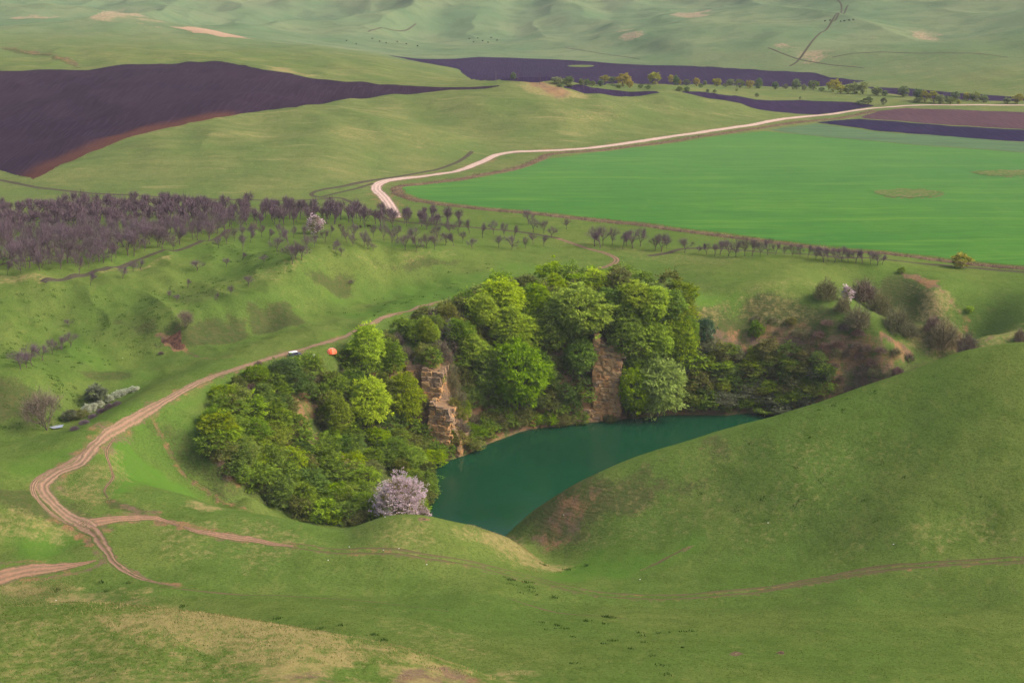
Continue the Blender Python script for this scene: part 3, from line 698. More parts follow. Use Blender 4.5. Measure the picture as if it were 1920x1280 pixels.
# ------------------------------------------------------------------ tracks: ribbons that follow the ground
def ribbon(name, pl, width, mat, step=1.0, rag=.12, lift=.10, n=8, world=None, sink=0.0, pal=None):
    c = smooth_line(world if world is not None else hits(pl), step)
    tg = np.gradient(c, axis=0); tg /= np.hypot(tg[:, 0], tg[:, 1])[:, None] + 1e-9
    nx = np.stack([tg[:, 1], -tg[:, 0]], 1)
    al = np.concatenate([[0], np.cumsum(np.hypot(*np.diff(c, axis=0).T))])
    wd = np.interp(al / al[-1], np.linspace(0, 1, len(width)), width) if isinstance(width, (list, tuple)) else np.full(len(c), width)
    wl = wd * .5 * (1 + rag * fbm(al / 4, al * 0, 3, 3)); wr = wd * .5 * (1 + rag * fbm(al / 4, al * 0 + 9, 3, 5))
    co = []; uv = []
    for k in range(n + 1):
        f = k / n * 2 - 1
        off = np.where(f < 0, f * wl, f * wr)
        x = c[:, 0] + nx[:, 0] * off; y = c[:, 1] + nx[:, 1] * off
        z = ground(x, y) + lift * (1 if 0 < k < n else .25) - sink * (1 - f * f)
        co.append(np.stack([x, y, z], 1)); uv.append(np.stack([np.full(len(c), k / n), al], 1))
    co = np.stack(co, 1).reshape(-1, 3); uv = np.stack(uv, 1).reshape(-1, 2)
    i2 = np.arange(len(c) * (n + 1)).reshape(len(c), n + 1)
    f = np.stack([i2[:-1, :-1], i2[:-1, 1:], i2[1:, 1:], i2[1:, :-1]], -1).reshape(-1, 4)
    return link(name, mesh_from(name, co, f, uv=uv), mat=mat, kind="structure")

def track_mat(name, rut, mid_, edge, nr=2, grassy=.5):
    t = NT(name)
    uv = t.n("ShaderNodeUVMap"); uv.uv_map = "UVMap"; sp = t.n("ShaderNodeSeparateXYZ"); t.set(sp.inputs[0], uv.outputs[0])
    wob = t.math('MULTIPLY', t.math('SUBTRACT', t.noise(.15, 3, .6), .5), .35)
    uu = t.math('ADD', sp.outputs[0], wob)
    w = t.math('COSINE', t.math('MULTIPLY', uu, 2 * math.pi * nr))          # -1 in the ruts
    rutm = t.ramp(t.math('ADD', w, t.math('MULTIPLY', t.math('SUBTRACT', t.noise(.6, 5, .75), .5), 6.5)), -.8, 1.2)
    c = t.mix(rutm, rut, mid_)
    ed = t.math('ABSOLUTE', t.math('SUBTRACT', sp.outputs[0], .5))
    em = t.ramp(t.math('ADD', ed, t.math('MULTIPLY', t.math('SUBTRACT', t.noise(.9, 4, .7), .5), .5)), .32, .46)
    c = t.mix(em, c, edge)
    c = t.mix(t.ramp(t.noise(2.5, 4, .7), .5, .72, 0, .5), c, tuple(q * .45 for q in rut))
    t.bump(t.math('ADD', t.math('MULTIPLY', w, .35), t.noise(1.5, 3, .7)), .22)
    return t.out(c)
TR1 = track_mat("clay_track", (.25, .150, .100), (.155, .115, .066), (.095, .100, .036), 3)
TR2 = track_mat("earth_track", (.21, .125, .085), (.090, .078, .032), (.075, .095, .025), 2)
TR3 = track_mat("gravel_road", (.46, .33, .27), (.33, .235, .19), (.15, .12, .07), 3)
TR4 = track_mat("dark_rut", (.060, .038, .038), (.062, .068, .030), (.075, .095, .032), 2)
TR5 = track_mat("orange_clay", (.27, .150, .092), (.17, .115, .068), (.100, .095, .038), 3)
ribbon("dirt_track", MAIN_A, 3.0, TR2)
ribbon("dirt_track", MAIN_B, [2.1, 2.1, 2.2, 2.3, 2.6, 3.0, 3.7, 4.0, 4.4], TR1, n=12, rag=.35)
ribbon("dirt_track", [(178,833),(150,852),(120,872),(84,888),(64,908),(66,930),(88,955),(115,975),(140,987)], [.6, 1.3, 1.5, 1.6, 1.4, .6], TR1, rag=.5)
ribbon("dirt_track", [(215,822),(200,845),(206,872),(212,895),(196,918),(202,934)], [.5, .9, .8, .8, .4], TR2, rag=.5)
ribbon("dirt_track", BRANCH + [(300,974),(335,985)], [5, 3.6, 3.0, 2.0, .8], TR5, rag=.4)
ribbon("dirt_track", [(150,978),(178,1000),(197,1025),(212,1050),(240,1072),(285,1090),(330,1099)], [4, 3, 2.4, 2.0, 1.6, .8], TR2, rag=.6)
ribbon("dirt_track", [(0-30,1087),(0,1082),(40,1073),(90,1065),(146,1058),(180,1050)], [5, 5.5, 5, 4.5, 3, .8], TR5, rag=.4)
ribbon("dirt_track", [(345,987),(372,996),(420,1004),(470,1011),(520,1020),(550,1024)], [.8, 2.2, 2.6, 2.2, .8], TR5, rag=.6)
ribbon("gravel_road", GRAVEL, [6.5, 6.5, 6, 6.5, 6.5, 6.5, 7, 7], TR3, step=3)
ribbon("farm_track", [(-40,332),(0,338),(60,350),(160,362),(300,370),(450,375),(560,376),(625,372)], 3.2, TR4, step=3)
ribbon("farm_track", [(665,382),(640,372),(600,370),(584,366),(592,359),(640,350),(700,338),(760,329),(820,318),(860,303),(885,284)], 3.0, TR4, step=3)
ribbon("farm_track", [(600,370),(650,358),(700,344)], 2.5, TR4, step=3)
ribbon("farm_track", [(80,529),(115,525),(150,517),(200,503),(260,487),(330,470),(400,450),(432,430)], [4, 4, 3, 3, 3, 3], TR4)
ribbon("farm_track", [(-30,503),(0,497),(50,490),(110,480)], 3, TR4)
ribbon("farm_track", [(660,392),(740,414),(820,421),(900,428),(980,436),(1048,447)], 3.4, TR4)
ribbon("farm_track", [(1215,480),(1250,475),(1290,466),(1400,470),(1550,480),(1700,491),(1800,500),(1960,513)], 3.6, TR4)
DITCH = [(748,362),(742,354),(760,348),(800,344),(880,333),(960,318),(1010,300),(1030,290),(1100,284),(1200,273),(1300,258),(1420,241),(1500,229),(1580,221),(1640,208)]
DSOIL = soil_mat("ditch_soil", (.075, .045, .038), (.14, .095, .055), (.20, .16, .08), .3, .4)
ribbon("ditch", DITCH, 6, DSOIL, step=3, sink=-.25)
HEDGE = [(740,362),(790,378),(900,392),(1000,401),(1150,417),(1300,436),(1450,455),(1600,472),(1750,487),(1960,506)]
ribbon("field_bank", HEDGE, 5, DSOIL, step=2, sink=-.5)
RUT = track_mat("wheel_rut", (.105, .082, .040), (.085, .088, .030), (.078, .098, .024), 1)
RL = [(540,1022),(650,1033),(800,1043),(900,1060),(1000,1085),(1080,1105),(1200,1118),(1320,1115),(1430,1105),(1520,1090),(1620,1071),(1720,1060),(1850,1052),(1960,1049)]
for dv in (-4, 4): ribbon("wheel_rut", [(u, v + dv) for u, v in RL], [.3, .9, .8, .6, .9, 1.2, 1.0, .5], RUT, rag=.9, n=4, lift=.05)
for pl in ([(1210,1066),(1250,1046),(1285,1026)], [(1420,1107),(1470,1100),(1530,1088),(1600,1076)], [(950,850+270),(1060,1150),(1180,1160)], [(300,1100),(420,1112),(560,1118),(700,1128),(840,1146)]): ribbon("wheel_rut", pl, [.3, 1.1, .8, .3], RUT, rag=.9, n=4, lift=.05)
GUL = soil_mat('gully_soil', (.055, .038, .026), (.085, .058, .038), (.05, .065, .02), .6, .3)
ribbon("erosion_gully", [(288,790),(300,812),(316,842),(328,868),(350,895),(378,915)], [.3, .8, 1.0, 1.3, 1.0, .4], GUL, rag=.6, sink=.3, n=4)
ribbon("erosion_gully", [(340,885),(380,915),(420,938),(460,955)], [.4, 1.3, 1.6, .5], GUL, rag=.6, sink=.3, n=4)
for pl in ([(1590,10),(1560,40),(1530,70),(1500,110),(1480,125)], [(1440,90),(1500,112),(1620,128)], [(1570,0),(1578,15),(1570,32),(1555,42)], [(690,60),(705,55),(780,45)], [(1060,90),(1150,104),(1200,112)], [(1560,108),(1650,98),(1750,100),(1890,108)]):
    ribbon("far_path", pl, 2.6, TR4, step=6, n=4, lift=.25)

field("weedy_patch", [(u + 5 * math.sin(u * .3), v + 1.5 * math.sin(u * .17)) for u, v in ell(1705, 363, 60, 8, 40)], WEED, .3)
field("weedy_patch", [(u + 5 * math.sin(u * .3), v + 1.2 * math.sin(u * .15)) for u, v in ell(1890, 325, 68, 6, 40)], WEED, .3)
field("eroded_scar", [(292,631),(304,628),(316,625),(328,630),(340,640),(350,652),(346,658),(332,656),(316,648),(302,640)], SCAR, .12, rag=2.6, cell=1.2)
ribbon("weed_edge", [(1648,368),(1680,371),(1720,372),(1755,369),(1768,362),(1750,358)], 3, soil_mat('weed_edge', (.14,.09,.055), (.08,.085,.03)), step=2)
ribbon("weed_edge", [(1824,322),(1850,328),(1890,332),(1940,334)], 4, soil_mat('weed_edge', (.17,.11,.07), (.08,.085,.03)), step=2)
field("weedy_patch", [(u, v) for u, v in ell(1090, 124.5, 26, 2, 16)], WEED, .3)

# ------------------------------------------------------------------ water
t = NT("quarry_water", 0.06, 0.3)
c = t.mix(t.ramp(t.noise(.018, 3, .5), .35, .65), (.003, .033, .013), (.004, .040, .016))
t.bump(t.noise(1.1, 4, .65, vec=t.scale(t.P(), (1, .45, 1), .4)), .035)
t.set(t.b.inputs['Roughness'], t.ramp(t.noise(.05, 4, .6), .4, .6, .04, .22))
t.b.inputs["IOR"].default_value = 1.33
LAKE = t.out(c)
lx = [at_z(u, v, -35) for u, v in ((470,1040),(700,905),(800,850),(900,800),(1150,765),(1500,755),(1560,790),(1400,900),(1150,1050),(950,1080),(700,1060))]
lm = bpy.data.meshes.new("lake_water"); lm.from_pydata([(x, y, -35.0) for x, y in lx], [], [tuple(range(len(lx)))])
link("lake_water", lm, mat=LAKE, kind="structure")
for pl in ([(92,801),(104,799),(120,798),(117,803),(100,806)],):
    w = hits(pl); zz = max(q[2] for q in w) + .12
    mm = bpy.data.meshes.new("stream_water"); mm.from_pydata([(q[0], q[1], zz) for q in w], [], [tuple(range(len(w)))])
    tt = NT("stream_water", .05, .5); link("stream_water", mm, mat=tt.out((.25, .27, .32)), kind="structure")
print("setting", round(time.time() - T0, 1))
# ------------------------------------------------------------------ vegetation builders
def leaf_mat(name, a, b, c=None, trans=.35, sc=.9, rnd=.5):
    m = bpy.data.materials.new(name); m.use_nodes = True
    t = m.node_tree; t.nodes.clear()
    def n(typ, **kw):
        d = t.nodes.new(typ)
        for k, v in kw.items(): setattr(d, k, v)
        return d
    oi = n("ShaderNodeObjectInfo"); geo = n("ShaderNodeNewGeometry")
    no = n("ShaderNodeTexNoise"); no.inputs["Scale"].default_value = sc; no.inputs["Detail"].default_value = 3
    t.links.new(geo.outputs["Position"], no.inputs["Vector"])
    r1 = n("ShaderNodeMapRange"); t.links.new(no.outputs["Fac"], r1.inputs[0]); r1.inputs[1].default_value = .36; r1.inputs[2].default_value = .64
    mx = n("ShaderNodeMix", data_type='RGBA'); t.links.new(r1.outputs[0], mx.inputs[0]); mx.inputs[6].default_value = (*a, 1); mx.inputs[7].default_value = (*b, 1)
    hs = n("ShaderNodeHueSaturation"); t.links.new(mx.outputs[2], hs.inputs["Color"])
    def mr(src, lo, hi):
        d = n("ShaderNodeMapRange"); t.links.new(src, d.inputs[0]); d.inputs[3].default_value = lo; d.inputs[4].default_value = hi; return d.outputs[0]
    t.links.new(mr(oi.outputs["Random"], .5 - .022 * rnd * 2, .5 + .018 * rnd * 2), hs.inputs["Hue"])
    t.links.new(mr(oi.outputs["Random"], 1 + .2 * rnd, 1 - .3 * rnd), hs.inputs["Value"])
    ww = n("ShaderNodeTexWhiteNoise"); ww.noise_dimensions = '1D'
    t.links.new(oi.outputs["Random"], ww.inputs["W"])
    t.links.new(mr(ww.outputs["Value"], 1 - .25 * rnd, 1.05), hs.inputs["Saturation"])
    df = n("ShaderNodeBsdfDiffuse"); tr = n("ShaderNodeBsdfTranslucent"); ms = n("ShaderNodeMixShader"); ms.inputs[0].default_value = trans
    t.links.new(hs.outputs[0], df.inputs[0]); t.links.new(hs.outputs[0], tr.inputs[0])
    t.links.new(df.outputs[0], ms.inputs[1]); t.links.new(tr.outputs[0], ms.inputs[2])
    o = n("ShaderNodeOutputMaterial"); t.links.new(ms.outputs[0], o.inputs[0])
    return m

def tri_mesh(name, co, uvs=None):
    return mesh_from(name, co.reshape(-1, 3), np.arange(len(co.reshape(-1, 3))).reshape(-1, 3), smooth=False)

def unit(v): return v / (np.linalg.norm(v, axis=-1, keepdims=True) + 1e-9)

def leafy_crown(seed, nspray, nleaf, leaf=.035, droop=.25, lobes=7, rx=.40, z0=.10, flat=1.0, taper=.25, spread=.10, tier=0.0):
    """unit-high crown: sprays of elongated leaf clumps hung round a lobed body with gaps"""
    g = np.random.default_rng(seed)
    lc = unit(g.normal(size=(lobes, 3))); lc[:, 2] *= .8; lr = g.uniform(.30, .60, lobes)
    d = unit(g.normal(size=(nspray, 3))); d[:, 2] = np.where(g.random(nspray) < .25, -d[:, 2], np.abs(d[:, 2]) * g.choice([1, 1, 1, -.7], nspray)); d = unit(d)
    k = np.max(np.clip((d @ unit(lc).T - (1 - lr * .55)) / (lr * .55), 0, 1), axis=1)
    rad = (.66 + .34 * k) * g.uniform(.55, 1.0, nspray) ** .45
    rad *= 1 + .13 * g.normal(size=nspray)
    cz = z0 + (1 - z0) * .5
    c = d * rad[:, None]
    zz = c[:, 2]
    w = 1 - taper * np.clip(zz, 0, 1) + .05
    c = np.stack([c[:, 0] * rx * w, c[:, 1] * rx * w, cz + zz * (1 - z0) * .5 * flat], 1)
    if tier:
        az = np.arctan2(d[:, 1], d[:, 0]); ph = np.floor((az + 3.15) / .75 + g.random()) * .37
        zt = (np.round(c[:, 2] / tier + ph) - ph) * tier
        c[:, 2] = zt + g.normal(size=nspray) * tier * .12 + tier * .3 * (1 - np.hypot(c[:, 0], c[:, 1]) / rx)
    out = unit(np.stack([d[:, 0], d[:, 1], d[:, 2] * .35 + .05], 1) + g.normal(size=d.shape) * .18)
    side = unit(np.cross(out, np.array([0, 0, 1.0]))); up = np.cross(side, out)
    a = g.uniform(-1, 1, (nspray, nleaf)); l = g.uniform(-.3, 1, (nspray, nleaf))
    sp = spread * g.uniform(.6, 1.3, nspray)[:, None]
    p = c[:, None] + side[:, None] * (a * sp)[..., None] + out[:, None] * (l * sp * .8)[..., None] + up[:, None] * (g.normal(size=a.shape) * sp * .16 - droop * sp * (l ** 2 + .5 * a * a))[..., None]
    dirn = unit(out[:, None] * .8 + side[:, None] * a[..., None] * .7 - np.array([0, 0, 1.0]) * droop * 1.2 + g.normal(size=p.shape) * .38)
    sd = unit(np.cross(dirn, unit(up[:, None] + g.normal(size=p.shape) * .45)))
    s = leaf * g.uniform(.6, 1.35, a.shape)[..., None]
    v0 = p - sd * s * .30; v1 = p + sd * s * .30; v2 = p + dirn * s
    return np.stack([v0, v1, v2], 2).reshape(-1, 3)

def tube(a, b, ra, rb_, k=4):
    a = np.asarray(a, float); b = np.asarray(b, float); d = unit(b - a)
    s = unit(np.cross(d, [0.3, 0.9, 0.1])); t_ = np.cross(d, s); out = []
    an = np.linspace(0, 2 * math.pi, k, endpoint=False)
    A = [a + (s * math.cos(q) + t_ * math.sin(q)) * ra for q in an]; B = [b + (s * math.cos(q) + t_ * math.sin(q)) * rb_ for q in an]
    for i in range(k):
        j = (i + 1) % k; out += [A[i], A[j], B[j], A[i], B[j], B[i]]
    return out

def bare_tree(seed, ntwig=820, spread=.42, fork=.15, stems=1, twl=.15, tww=.0028, depth=4, rise=.75):
    """unit-high leafless tree: (trunk and limbs, twig crown)"""
    g = np.random.default_rng(seed); T = []; ends = []
    def grow(p, d, ln, r, lev):
        q = p + d * ln; mid = (p + q) / 2 + g.normal(size=3) * ln * .06
        T.extend(tube(p, mid, r, r * .85)); T.extend(tube(mid, q, r * .85, r * .68))
        if lev >= 1: ends.append((q, d, lev))
        if lev >= 2: ends.append((mid, d, lev))
        if lev >= depth: return
        for i in range(g.integers(2, 4) + (1 if lev == 0 else 0)):
            nd = unit(d + g.normal(size=3) * spread + np.array([0, 0, rise * .25]))
            if nd[2] < .05: nd[2] = .12; nd = unit(nd)
            grow(q, nd, ln * g.uniform(.72, .98), r * .6, lev + 1)
    for s in range(stems):
        d = unit(np.array([g.normal() * .12 * stems, g.normal() * .12 * stems, 1.0]))
        grow(np.zeros(3) - d * .03, d, fork + .03, .022 / math.sqrt(stems), 0)
    T = np.array(T); E = np.array([e[0] for e in ends]); ED = np.array([e[1] for e in ends])
    zt = T[:, 2].max(); i = g.integers(0, len(E), ntwig)
    b = E[i] + g.normal(size=(ntwig, 3)) * .035
    dr = unit(ED[i] + g.normal(size=(ntwig, 3)) * .7 + np.array([0, 0, .35]))
    ln = twl * g.uniform(.5, 1.4, ntwig)[:, None]; sd = unit(np.cross(dr, g.normal(size=(ntwig, 3)))) * tww * g.uniform(.6, 1.3, (ntwig, 1))
    W = np.stack([b - sd, b + sd, b + dr * ln], 1).reshape(-1, 3)
    sc = 1 / W[:, 2].max()
    return T * sc, W * sc

def twig_dome(seed, n=2300, rx=.55, tww=.0065, ln=.2, core=.25):
    """unit-high leafless shrub"""
    g = np.random.default_rng(seed)
    d = unit(g.normal(size=(n, 3))); d[:, 2] = np.abs(d[:, 2]); r = g.uniform(core, .95, n) ** .6
    r *= .82 + .18 * np.sin(d[:, 0] * 5 + seed) * np.cos(d[:, 1] * 6)
    p = np.stack([d[:, 0] * r * rx, d[:, 1] * r * rx, d[:, 2] * r * .85], 1)
    dr = unit(d * .8 + g.normal(size=(n, 3)) * .5 + np.array([0, 0, .3]))
    sd = unit(np.cross(dr, g.normal(size=(n, 3)))) * tww * g.uniform(.6, 1.4, (n, 1))
    W = np.stack([p - sd, p + sd, p + dr * ln * g.uniform(.4, 1.2, (n, 1))], 1).reshape(-1, 3)
    S = []
    for i in range(12):
        q = unit(np.array([g.normal() * .5, g.normal() * .5, 1.0])); S += tube((0, 0, -.05), q * .6 * np.array([rx * 1.6, rx * 1.6, 1]), .014, .006, 3)
    return np.array(S), W

def plain_trunk(seed, h=.7, r=.022, limbs=7):
    g = np.random.default_rng(seed); T = []
    p = np.array([0, 0, -.04]); 
    for i in range(4):
        q = p + np.array([g.normal() * .012, g.normal() * .012, (h + .04) / 4]); T += tube(p, q, r * (1 - i * .2), r * (1 - (i + 1) * .2), 6)
        if i > 0:
            for k in range(limbs // 3 + 1):
                a = g.uniform(0, 6.28); T += tube(p, p + np.array([math.cos(a) * .22, math.sin(a) * .22, g.uniform(.05, .18)]), r * .45, r * .12, 4)
        p = q
    return np.array(T)

# materials
M_BEECH = leaf_mat("beech_leaves_lime", (.150, .250, .006), (.280, .390, .011), rnd=.4)
M_BRIGHT = leaf_mat("beech_leaves_bright", (.230, .350, .008), (.370, .490, .015), rnd=.25)
M_MID = leaf_mat("leaves_mid_green", (.110, .178, .011), (.205, .285, .018), rnd=.6)
M_OLIVE = leaf_mat("leaves_olive", (.118, .138, .020), (.205, .212, .034), rnd=.7)
M_DARK = leaf_mat("leaves_dark_green", (.076, .128, .016), (.145, .212, .027), rnd=.6)
M_TEAL = leaf_mat("leaves_bluish", (.050, .105, .050), (.080, .150, .066), rnd=.3)
M_PALE = leaf_mat("leaves_pale_lime", (.200, .300, .040), (.290, .380, .075), rnd=.2)
M_GREY = leaf_mat("leaves_grey_green", (.115, .135, .065), (.165, .180, .090), rnd=.5)
M_GOLD = leaf_mat("leaves_golden", (.270, .260, .018), (.370, .330, .030), rnd=.5)
M_WILLOW = leaf_mat("willow_leaves", (.120, .180, .045), (.180, .240, .062), rnd=.8)
M_BARK = soil_mat("bark", (.085, .062, .055), (.13, .10, .085), None, 2.0, .05)
M_TWIG = leaf_mat("twigs_purple", (.090, .060, .074), (.145, .098, .112), trans=0, rnd=.5)
M_BTWIG = leaf_mat("twigs_brown", (.125, .092, .066), (.185, .140, .098), trans=0, rnd=.5)
M_OTWIG = leaf_mat("twigs_olive", (.135, .130, .058), (.205, .185, .088), trans=.1, rnd=.5)
M_RTWIG = leaf_mat("twigs_reddish", (.150, .085, .070), (.210, .125, .100), trans=0, rnd=.5)
M_BLOOM = leaf_mat("blossom_pink_white", (.50, .37, .40), (.72, .58, .61), trans=.25, sc=2.5, rnd=.2)
M_WBLOOM = leaf_mat("blossom_white", (.30, .33, .19), (.58, .59, .45), trans=.25, sc=2.0, rnd=.2)

def species(name, crowns, trunks, crown_mat, trunk_mat=M_BARK):
    out = []
    for i, (c, w) in enumerate(zip(crowns, trunks)):
        mc = tri_mesh(name + "_crown", c); mc.materials.append(crown_mat)
        mt = tri_mesh(name + "_trunk", w); mt.materials.append(trunk_mat)
        out.append((mc, mt))
    return out

beech_c = [leafy_crown(100 + i, 720, 19, leaf=.038, droop=.30, lobes=10 + i % 3, rx=.40, z0=.02, taper=.50, spread=.068, tier=.075) for i in range(5)]
bush_c = [leafy_crown(200 + i, 330, 15, leaf=.062, droop=.12, lobes=8, rx=.58, z0=-.12, taper=.15, spread=.10) for i in range(5)]
will_c = [leafy_crown(300 + i, 90, 12, leaf=.13, droop=.15, lobes=5, rx=.46, z0=.05, taper=.12, spread=.13) for i in range(4)]
trk = [plain_trunk(400 + i) for i in range(5)]
strk = [plain_trunk(420 + i, h=.5, r=.03) for i in range(5)]
def recolor(sp, name, mat):
    out = []
    for mc, mt in sp:
        c = mc.copy(); c.name = name; c.materials.clear(); c.materials.append(mat); out.append((c, mt))
    return out
SP = {}
SP['beech'] = species("beech", beech_c, trk, M_BEECH)
for k, mt_ in (('bright', M_BRIGHT), ('mid', M_MID), ('oliveb', M_OLIVE), ('pale', M_PALE)): SP[k] = recolor(SP['beech'], k + "_crown", mt_)
SP['bush'] = species("bush", bush_c, strk, M_MID)
for k, mt_ in (('obush', M_OLIVE), ('dbush', M_DARK), ('tbush', M_TEAL), ('gbush', M_GREY), ('bbush', M_BEECH), ('wbush', M_WBLOOM), ('brbush', M_BRIGHT)): SP[k] = recolor(SP['bush'], k + "_crown", mt_)
SP['willow'] = species("willow", will_c, strk[:4], M_WILLOW)
SP['gold'] = recolor(SP['willow'], "gold_crown", M_GOLD)
SP['wgrey'] = recolor(SP['willow'], "grey_crown", M_GREY)
bt = [bare_tree(500 + i) for i in range(6)]
SP['bare'] = species("bare_tree", [b for a, b in bt], [a for a, b in bt], M_TWIG)
bt2 = [bare_tree(540 + i, ntwig=1700, stems=3, twl=.15, spread=.38, fork=.14) for i in range(3)]
SP['bare2'] = species("tall_bare_tree", [b for a, b in bt2], [a for a, b in bt2], M_BTWIG)
td = [twig_dome(560 + i) for i in range(4)]
SP['scrub'] = species("bare_scrub", [b for a, b in td], [a for a, b in td], M_OTWIG)
for k, mt_ in (('bscrub', M_BTWIG), ('rscrub', M_RTWIG), ('pscrub', M_TWIG)): SP[k] = recolor(SP['scrub'], k, mt_)
lowb = [bare_tree(580 + i, ntwig=300, depth=3, tww=.008) for i in range(3)]

def plant(kind, name, x, y, h, w, label, cat, group=None, rot=None, var=None, z=None, sink=.0, parts=True, tilt=0):
    """one plant: an Empty at its foot with crown and trunk as children; h and w in metres"""
    i = random.randrange(len(SP[kind])) if var is None else var % len(SP[kind])
    mc, mt = SP[kind][i]
    z = float(ground(x, y)) if z is None else z
    r = bpy.data.objects.new(name, None); COL.objects.link(r)
    r.location = (x, y, z - sink); r.rotation_euler = (0, tilt, random.uniform(0, 6.28) if rot is None else rot)
    base_w = {'beech': .8, 'bright': .8, 'mid': .8, 'oliveb': .8, 'pale': .8, 'willow': .92, 'gold': .92, 'wgrey': .92, 'bare': .75, 'bare2': .7}.get(kind, 1.12)
    r.scale = (w / base_w, w / base_w, h)
    r["label"] = label; r["category"] = cat
    if group: r["group"] = group
    link("crown", mc, parent=r)
    if parts: link("trunk", mt, parent=r)
    return r

def plant_px(kind, name, u, v, hp, wp, label, cat, group=None, skip=0, **kw):
    x, y, z = hit(u, v, skip); s = px_scale(x, y, z)
    return plant(kind, name, x, y, hp / s, wp / s, label, cat, group, **kw)

LAND = {'quarry': [(752,930,"the large blossom tree"),(550,665,"the parked off-roader"),(622,658,"the orange tent"),(690,640,"the rim beech by the tent"),(690,750,"the bright lime tree on the left slope"),(760,740,"the tree by the lower rock pillar"),(820,780,"the lower rock pillar"),
  (632,780,"the slender light-green tree"),(546,890,"the pale grey-green shrub"),(390,800,"the thicket's left border"),(475,700,"the track verge"),(955,630,"the upper mid-wood beech"),(968,710,"the tallest layered beech"),(1130,690,"the stone pillar"),(1232,720,"the pale yellowish lime tree"),
  (1120,525,"the highest crown of the wood"),(1318,610,"the bluish-green shrub"),(1438,650,"the olive round shrub"),(1418,605,"the lone shrub on the terraces"),(1400,770,"the lake's far shore"),(1550,540,"the bush at the ravine head"),(1640,645,"the ravine's bright ridge line"),(860,570,"the track bend"),
  (600,980,"the grassy spur"),(930,810,"the waterline under the cliff"),(1222,560,"the pointed bright beech"),(500,800,"the middle of the left thicket"),(1500,720,"the right-hand hill's crest"),(440,900,"the grassy gully"),(1060,740,"the ledges by the cliff foot")],
 'orchard': [(592,420,"the pale pink blossom tree"),(90,525,"the end of the farm track"),(250,485,"the farm track's straight stretch"),(420,440,"the farm track's upper end"),(20,400,"the photo's left border"),(730,380,"the gravel road's end"),(1045,450,"the dirt track's start"),
  (350,500,"the low spreading bare tree"),(860,440,"the pair of track lines"),(550,480,"the dense middle clump"),(770,440,"the meadow below the gravel road"),(150,385,"the pale eroded strip"),(1130,430,"the round clump under the wheat field"),(1240,440,"the second clump under the wheat field"),(1284,450,"the lone bare tree by the dark farm track"),
  (1390,450,"the dense part of the row behind the knoll"),(1500,470,"the knoll's top"),(1620,480,"the right end of the row behind the knoll"),(300,400,"the dark bank behind the orchard"),(680,470,"the last trees before the ridge")],
 'valley': [(1044,150,"the pink bare knoll"),(1168,150,"the big golden willow"),(1226,148,"the lone golden willow"),(1306,155,"the gap in the far tree line"),(1370,155,"the loose middle part of the line"),(1422,158,"the green pair of willows"),(1508,162,"the low grey bushes"),(1562,160,"the golden willow of the middle clump"),(1644,172,"the small willow group"),(1693,172,"the round lone willow"),(1750,182,"the clump by the road bend"),(1828,182,"the right part of the tree line"),(1908,186,"the photo's right border"),(1628,190,"the bushes on the green strip")]}
USED = {}
def name_it(zone, u, v, what, hp, hr):
    lm = min(LAND[zone], key=lambda q: (q[0] - u) ** 2 + ((q[1] - v) * 1.3) ** 2)
    du, dv = u - lm[0], v - lm[1]; far = math.hypot(du, dv)
    side = ("right of" if du > 0 else "left of") if abs(du) > abs(dv) * 1.2 else ("below" if dv > 0 else "above")
    near = "just " if far < 22 else ("well " if far > 60 else "")
    size = "small " if hp < hr[0] + (hr[1] - hr[0]) * .3 else ("large " if hp > hr[0] + (hr[1] - hr[0]) * .72 else "")
    for cand in (f"{what} {near}{side} {lm[2]}", f"{size}{what} {near}{side} {lm[2]}", f"{size}{what} {near}{side} {lm[2]}, " + ("upper one" if v < lm[1] else "lower one"), f"{size}{what} {near}{side} {lm[2]}, left one" if du < 0 else f"{size}{what} {near}{side} {lm[2]}, right one"):
        if cand not in USED: USED[cand] = 1; return cand[0].lower() + cand[1:]
    return cand

